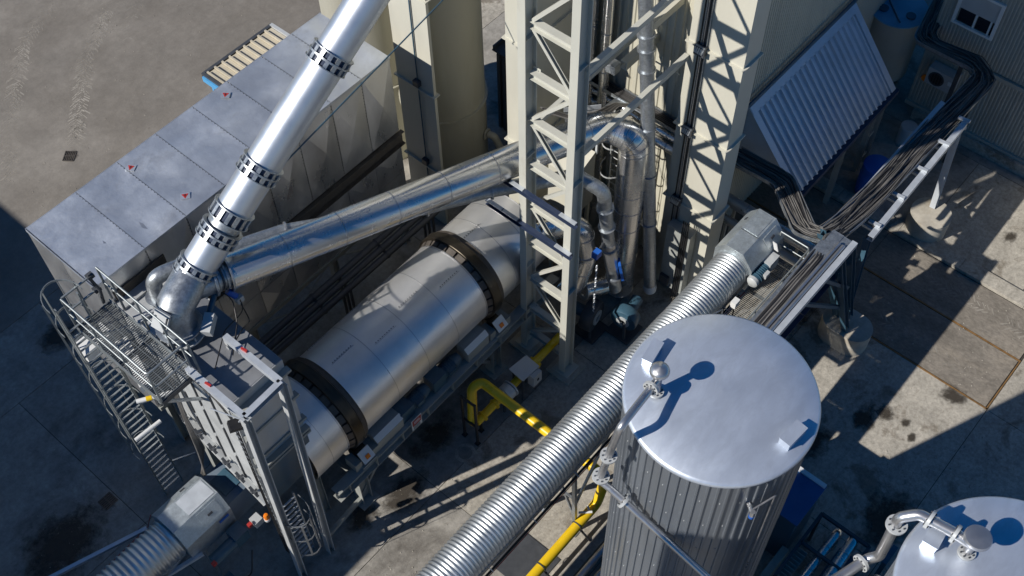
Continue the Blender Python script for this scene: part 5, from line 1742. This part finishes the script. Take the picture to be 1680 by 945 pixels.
wv = thing('white_tee_valve', 'small white tee valve clamped on the yellow pipe', 'valve', (10.9, 7, 1.1))
MB().cyl((10.65, 7.3, .92), (10.9, 7.04, .92), .035, n=10).build('body', 'white', wv)
MB().cyl((10.85, 7.1, .9), (10.95, 7.23, .96), .03, n=10).build('tee', 'white', wv)
# blower on the line
bw = thing('gas_meter', 'grey round gas meter body sitting beside the yellow pipe', 'gas meter', (12.3, 11.3, 0))
MB().lathe((12.0, 11.15, .95), (1, 0, .0), [(.0, -.02), (.2, 0), (.25, .06), (.25, .3), (.2, .36), (.0, .38)], 32).build('body', 'greyl', bw)
MB().ring((12.0, 11.15, .95), (1, 0, 0), .2, .27, .04, 32).build('flange', 'greyl', bw)
MB().ring((12.36, 11.15, .95), (1, 0, 0), .2, .27, .04, 32).build('flange', 'greyl', bw)
for x in (12.05, 12.3):
    MB().bar((x, 11.15, .75), (x, 11.15, 0), .06, .06).build('support', 'dkgrey', bw)
gc = thing('gas_cabinet', 'pale gas control cabinet with sloping rain cover', 'cabinet', (13, 11.2, 0))
MB().box(12.9, 13.25, 10.75, 10.98, .7, 1.2).build('cabinet', 'greyl', gc)
MB().prism([(12.62, 11.45, 1.32), (13.3, 11.37, 1.32), (13.3, 10.88, 1.22), (12.62, 10.92, 1.22)], (0, 0, .03)).build('rain_cover', 'greyl', gc)
for x, y in ((12.7, 11.35), (13.2, 11.3), (12.7, 11.0), (13.2, 10.95)):
    MB().bar((x, y, 0), (x, y, 1.24), .04, .04).build('leg', 'dkgrey', gc)
MB().box(13.05, 13.12, 10.735, 10.75, .9, 1.0).build('display', 'black', gc)
bf = thing('black_pipe_frame', 'black welded frame guarding the yellow riser', 'frame', (10.9, 11.3, 0))
for x, y in ((10.75, 11.52), (10.77, 11.05), (11.15, 11.25)):
    MB().bar((x, y, 0), (x, y, 2.25 if x < 11 else .7), .06, .06).build('post', 'black', bf)
    MB().box(x - .07, x + .07, y - .07, y + .07, 0, .02).build('foot_plate', 'black', bf)
for z in (2.2, 1.0):
    MB().bar((10.75, 11.52, z), (10.77, 11.05, z), .06, .06).build('crossbar', 'black', bf)
mh = thing('manhole_ring', 'worn round manhole patch in the concrete near the black frame', 'manhole', (10.3, 11.1, 0))
MB().ring((10.32, 11.12, .004), (0, 0, 1), .2, .3, .012, 32).build('ring', 'conc_l', mh)
MB().cyl((10.32, 11.12, 0), (10.32, 11.12, .008), .2, n=32).build('cover', 'conc', mh)

# ------------------------------------------------------------ burner and blowers behind the trestle
bu = thing('burner_elbow', 'polished segmented burner air elbow behind the right trestle post', 'duct elbow', (16.1, 11.6, 2))
MB().tube([(15.3, 12.9, 3.6), (15.85, 12.1, 4.3), (16.1, 11.75, 4.2), (16.15, 11.55, 3.0), (15.8, 11.6, 2.0), (15.4, 11.8, 1.7)], .32, 28, .5, True, 14).build('elbow', 'polished', bu)
for p, d in (((16.13, 11.68, 3.9), (0, -.1, -1)), ((16.15, 11.55, 3.2), (0, 0, -1)), ((15.98, 11.57, 2.5), (-.3, 0, -1))):
    MB().ring(p, d, .31, .33, .03, 28).build('seam', 'steelpipe', bu)
bx = thing('burner_cabinet', 'cream burner cabinet with tilted top seen between trestle posts', 'cabinet', (17.2, 13.1, 0))
MB().prism([(16.85, 12.6, 3.2), (16.85, 12.6, 4.9), (17.75, 12.6, 5.3), (17.75, 12.6, 3.2)], (0, .95, 0)).build('cabinet', 'cream', bx)
for x in (16.95, 17.65):
    for y in (12.7, 13.45):
        MB().bar((x, y, 0), (x, y, 3.2), .1, .1).build('leg', 'cream', bx)


def blower(x, y, z, r, lab, rot):
    t = thing('blower', lab, 'blower', (x, y, 0), 'blowers behind the trestle')
    d = V((math.cos(R(rot)), math.sin(R(rot)), 0))
    MB().lathe((x, y, z), d, [(.1, -.2), (r * .95, -.18), (r, -.14), (r, .14), (r * .95, .18), (.1, .2)], 36).build('volute', 'dkgrey' if r > .45 else 'blue', t)
    MB().ring(V((x, y, z)) - d * .2, d, r * .25, r * .5, .06, 28).build('inlet_ring', 'greyl', t)
    MB().cyl(V((x, y, z)) + d * .2, V((x, y, z)) + d * .75, .19, n=22).build('motor_body', 'blue', t)
    MB().box(x - .4, x + .4, y - .4, y + .4, .05, .12).build('base_frame', 'dkgrey', t)
    for s in (-1, 1):
        MB().bar((x + s * .3, y + s * .2, .1), (x + s * .2, y + s * .1, z), .08, .08).build('leg', 'dkgrey', t)
    return t


blower(15.85, 11.0, .85, .5, 'larger dark blower with round casing behind the right trestle post', 100)
blower(16.5, 10.2, .75, .42, 'smaller grey blower at the foot of the falling galvanised pipe', 10)
sd2 = thing('silencer', 'short polished silencer pipe lying beside the larger blower', 'silencer', (16.6, 11.2, 1.3))
MB().cyl((16.0, 11.45, 1.55), (16.95, 11.0, 1.3), .27, n=28).build('body', 'polished', sd2)
MB().ring((16.0, 11.45, 1.55), (.95, -.45, -.25), .2, .31, .05, 28).build('flange', 'galv', sd2)
chn = thing('pull_chain', 'thin bright hoist chain hanging in front of the larger blower', 'chain', (15.7, 10.9, 2))
for i in range(26):
    z = 3.6 - i * .1
    MB().ring((15.72, 10.85, z), (1, 0, 0) if i % 2 else (0, 1, 0), .02, .038, .014, 10).build('link', 'beam', chn)
lc = thing('rear_caged_ladder', 'thin caged ladder in the dark between trestle and wall', 'ladder', (17.4, 12.2, 0))
for y in (12.0, 12.45):
    MB().bar((18.3, y, 0), (18.3, y, 6.6), .03, .06).build('stringer', 'greyl', lc)
for i in range(22):
    MB().cyl((18.3, 12.0, .3 + i * .28), (18.3, 12.45, .3 + i * .28), .014, n=6).build('rung', 'greyl', lc)
for z in (3.4, 4.6, 5.8):
    pts = [(18.3 - .62 * math.sin(R(a)), 12.22 + .4 * math.cos(R(a)), z) for a in range(0, 181, 15)]
    hb = MB()
    for a, b in zip(pts[:-1], pts[1:]):
        hb.bar(a, b, .012, .05, (0, 0, 1))
    hb.build('cage_hoop', 'greyl', lc)
ctb = thing('control_board', 'grey wall control cabinet with conduits below the elevator casing', 'cabinet', (18.4, 9.9, 1))
MB().box(18.3, 18.62, 9.5, 10.3, .6, 3.4).build('cabinet', 'grey', ctb)
for k in range(4):
    MB().cyl((18.27, 9.6 + k * .06, .2), (18.27, 9.6 + k * .06, 4.0), .02, n=8).build('conduit', 'black', ctb)
MB().box(18.2, 18.3, 9.95, 10.25, .7, 1.1).build('socket_box', 'dkgrey', ctb)

# ------------------------------------------------------------ bund wall and pipes by the tank
bd = tag(MB().box(7.0, 12.3, 6.42, 6.72, 0, .42).build('bund_wall', 'conc_l'), 'low concrete bund wall between yellow pipe and large tank', 'wall')
for k, (y, z, r, mt) in enumerate(((6.2, .8, .09, 'steelpipe'), (5.92, .5, .08, 'polished'), (5.7, .95, .06, 'polished'))):
    t = thing('heating_pipe', ('outer lagged', 'middle low', 'inner slim')[k] + ' heating pipe running past the large tank base', 'pipe', (9, y, z), 'heating pipes at the tank base')
    MB().cyl((6.0, y, z), (12.4, y, z), r, n=18).build('pipe_run', mt, t)
    for x in (8.0, 9.3, 10.6):
        MB().ring((x, y, z), (1, 0, 0), r - .005, r + .008, .03, 18).build('clip', 'galv', t)
        MB().bar((x, y, 0), (x, y, z), .05, .05).build('support', 'dkgrey', t)
dp = tag(MB().box(8.3, 9.6, 7.05, 8.55, 0, .03).build('steel_cover_plate', 'dkgrey'), 'dark steel cover plate on the ground under the long conveyor', 'cover plate')
# machinery in the shade between the two tanks
bb = thing('blue_container', 'dark blue container roof in the shade right of the large tank', 'container', (14, 3, 0))
MB().box(13.35, 14.65, 2.58, 4.6, .1, 2.45).build('body', 'blue', bb)
MB().box(13.3, 14.7, 2.53, 4.65, 2.46, 2.52).build('roof', mat('deep_blue_roof', (.03, .11, .28), rough=.45), bb)
MB().box(14.6, 14.72, 2.55, 3.4, 2.52, 2.58).build('edge_strip', 'white', bb)
sk = thing('pump_skid', 'dark steel pump skid with frame and louvres between the two tanks', 'pump skid', (13.2, 1.8, 0))
for x in (12.2, 13.4, 14.4):
    for y in (.9, 2.3):
        MB().bar((x, y, 0), (x, y, 1.7), .08, .08).build('post', 'dkgrey', sk)
for y in (.9, 2.3):
    MB().bar((12.2, y, 1.7), (14.4, y, 1.7), .08, .1, (0, 0, 1)).build('top_rail', 'dkgrey', sk)
for x in (12.2, 13.4, 14.4):
    MB().bar((x, .9, 1.7), (x, 2.3, 1.7), .08, .1, (0, 0, 1)).build('top_rail', 'dkgrey', sk)
for i in range(9):
    MB().bar((12.3 + i * .12, 2.0, 1.5), (12.3 + i * .12, 2.28, 1.5), .02, .2, (.4, 0, 1)).build('louvre', 'grey', sk)
MB().box(12.3, 14.3, 1.0, 1.5, .2, .9).build('pump_block', 'blue', sk)
for k, (a, b, r) in enumerate((((12.4, 1.75, 1.5), (14.35, 1.72, 1.55), .12), ((12.6, 1.25, 1.6), (14.4, 1.3, 1.6), .15), ((11.4, .9, 1.6), (13.9, .3, 1.6), .13))):
    t = thing('lagged_pipe', ('left', 'middle', 'right')[k] + ' shiny lagged pipe over the dark pump skid', 'pipe', a, 'lagged pipes over the pump skid')
    MB().tube([a, b, V(b) + V((.1, 0, -1.2))], r, 20, .2).build('pipe_run', 'polished', t)
    for f_ in (.3, .7):
        p = V(a).lerp(V(b), f_)
        MB().ring(p, V(b) - V(a), r - .01, r + .012, .03, 20).build('jacket_seam', 'steelpipe', t)
bl = thing('grey_block', 'long concrete sill in the shade beside the pump skid', 'sill', (12.6, 2.6, 0))
MB().box(11.6, 13.3, 2.45, 2.65, 0, 1.1).build('block', 'cone', bl)
for k, (x, y) in enumerate(((13.5, -.4), (13.0, -1.2), (12.6, .1), (14.6, .4))):
    o = thing('pipe_stand', ('first', 'second', 'third', 'fourth')[k] + ' blue grey steel pipe stand in the shade left of the corner tank', 'stand', (x, y, 0), 'pipe stands')
    MB().bar((x, y, 0), (x, y, 1.5), .12, .16).build('upright', 'blue', o)
    MB().bar((x - .25, y, 1.5), (x + .35, y, 1.5), .14, .08, (0, 0, 1)).build('head', 'blue', o)

# guy wire from pipe collar to silo
gw = thing('guy_wire', 'thin blue guy wire from the silver pipe collar past the silos', 'wire', at_t(2.2))
MB().cyl(at_t(2.05) + V((.3, -.2, -.15)), (15.08, 15.44, 11.0), .02, n=6).build('wire', 'blue', gw)

# ------------------------------------------------------------ unseen masses added outside the view to cast the long shadows
nb = thing('unseen_shade_hall', 'unseen hall left of the view, added to shade the lower left ground', 'hall', (-14, 28, 0))
MB().box(-24, -5.6, 16.6, 46, 0, 10).build('wall', 'creamw', nb)  # unseen box, sized to the shade edge it throws on the ground
MB().box(-24.2, -5.4, 16.4, 46.2, 10, 10.2).build('roof', 'sheet', nb)
ns = thing('unseen_shade_silo', 'unseen plain silo behind the viewer, added to shade the large tank', 'silo', (-4.2, 6.36, 0))
MB().lathe((-4.2, 6.36, 0), (0, 0, 1), [(2.0, 0), (2.0, 19.4), (.3, 20.0), (0, 20.0)], 48).build('shell', 'siloc', ns)  # unseen cylinder, added to drop shade on the tank's lower cladding
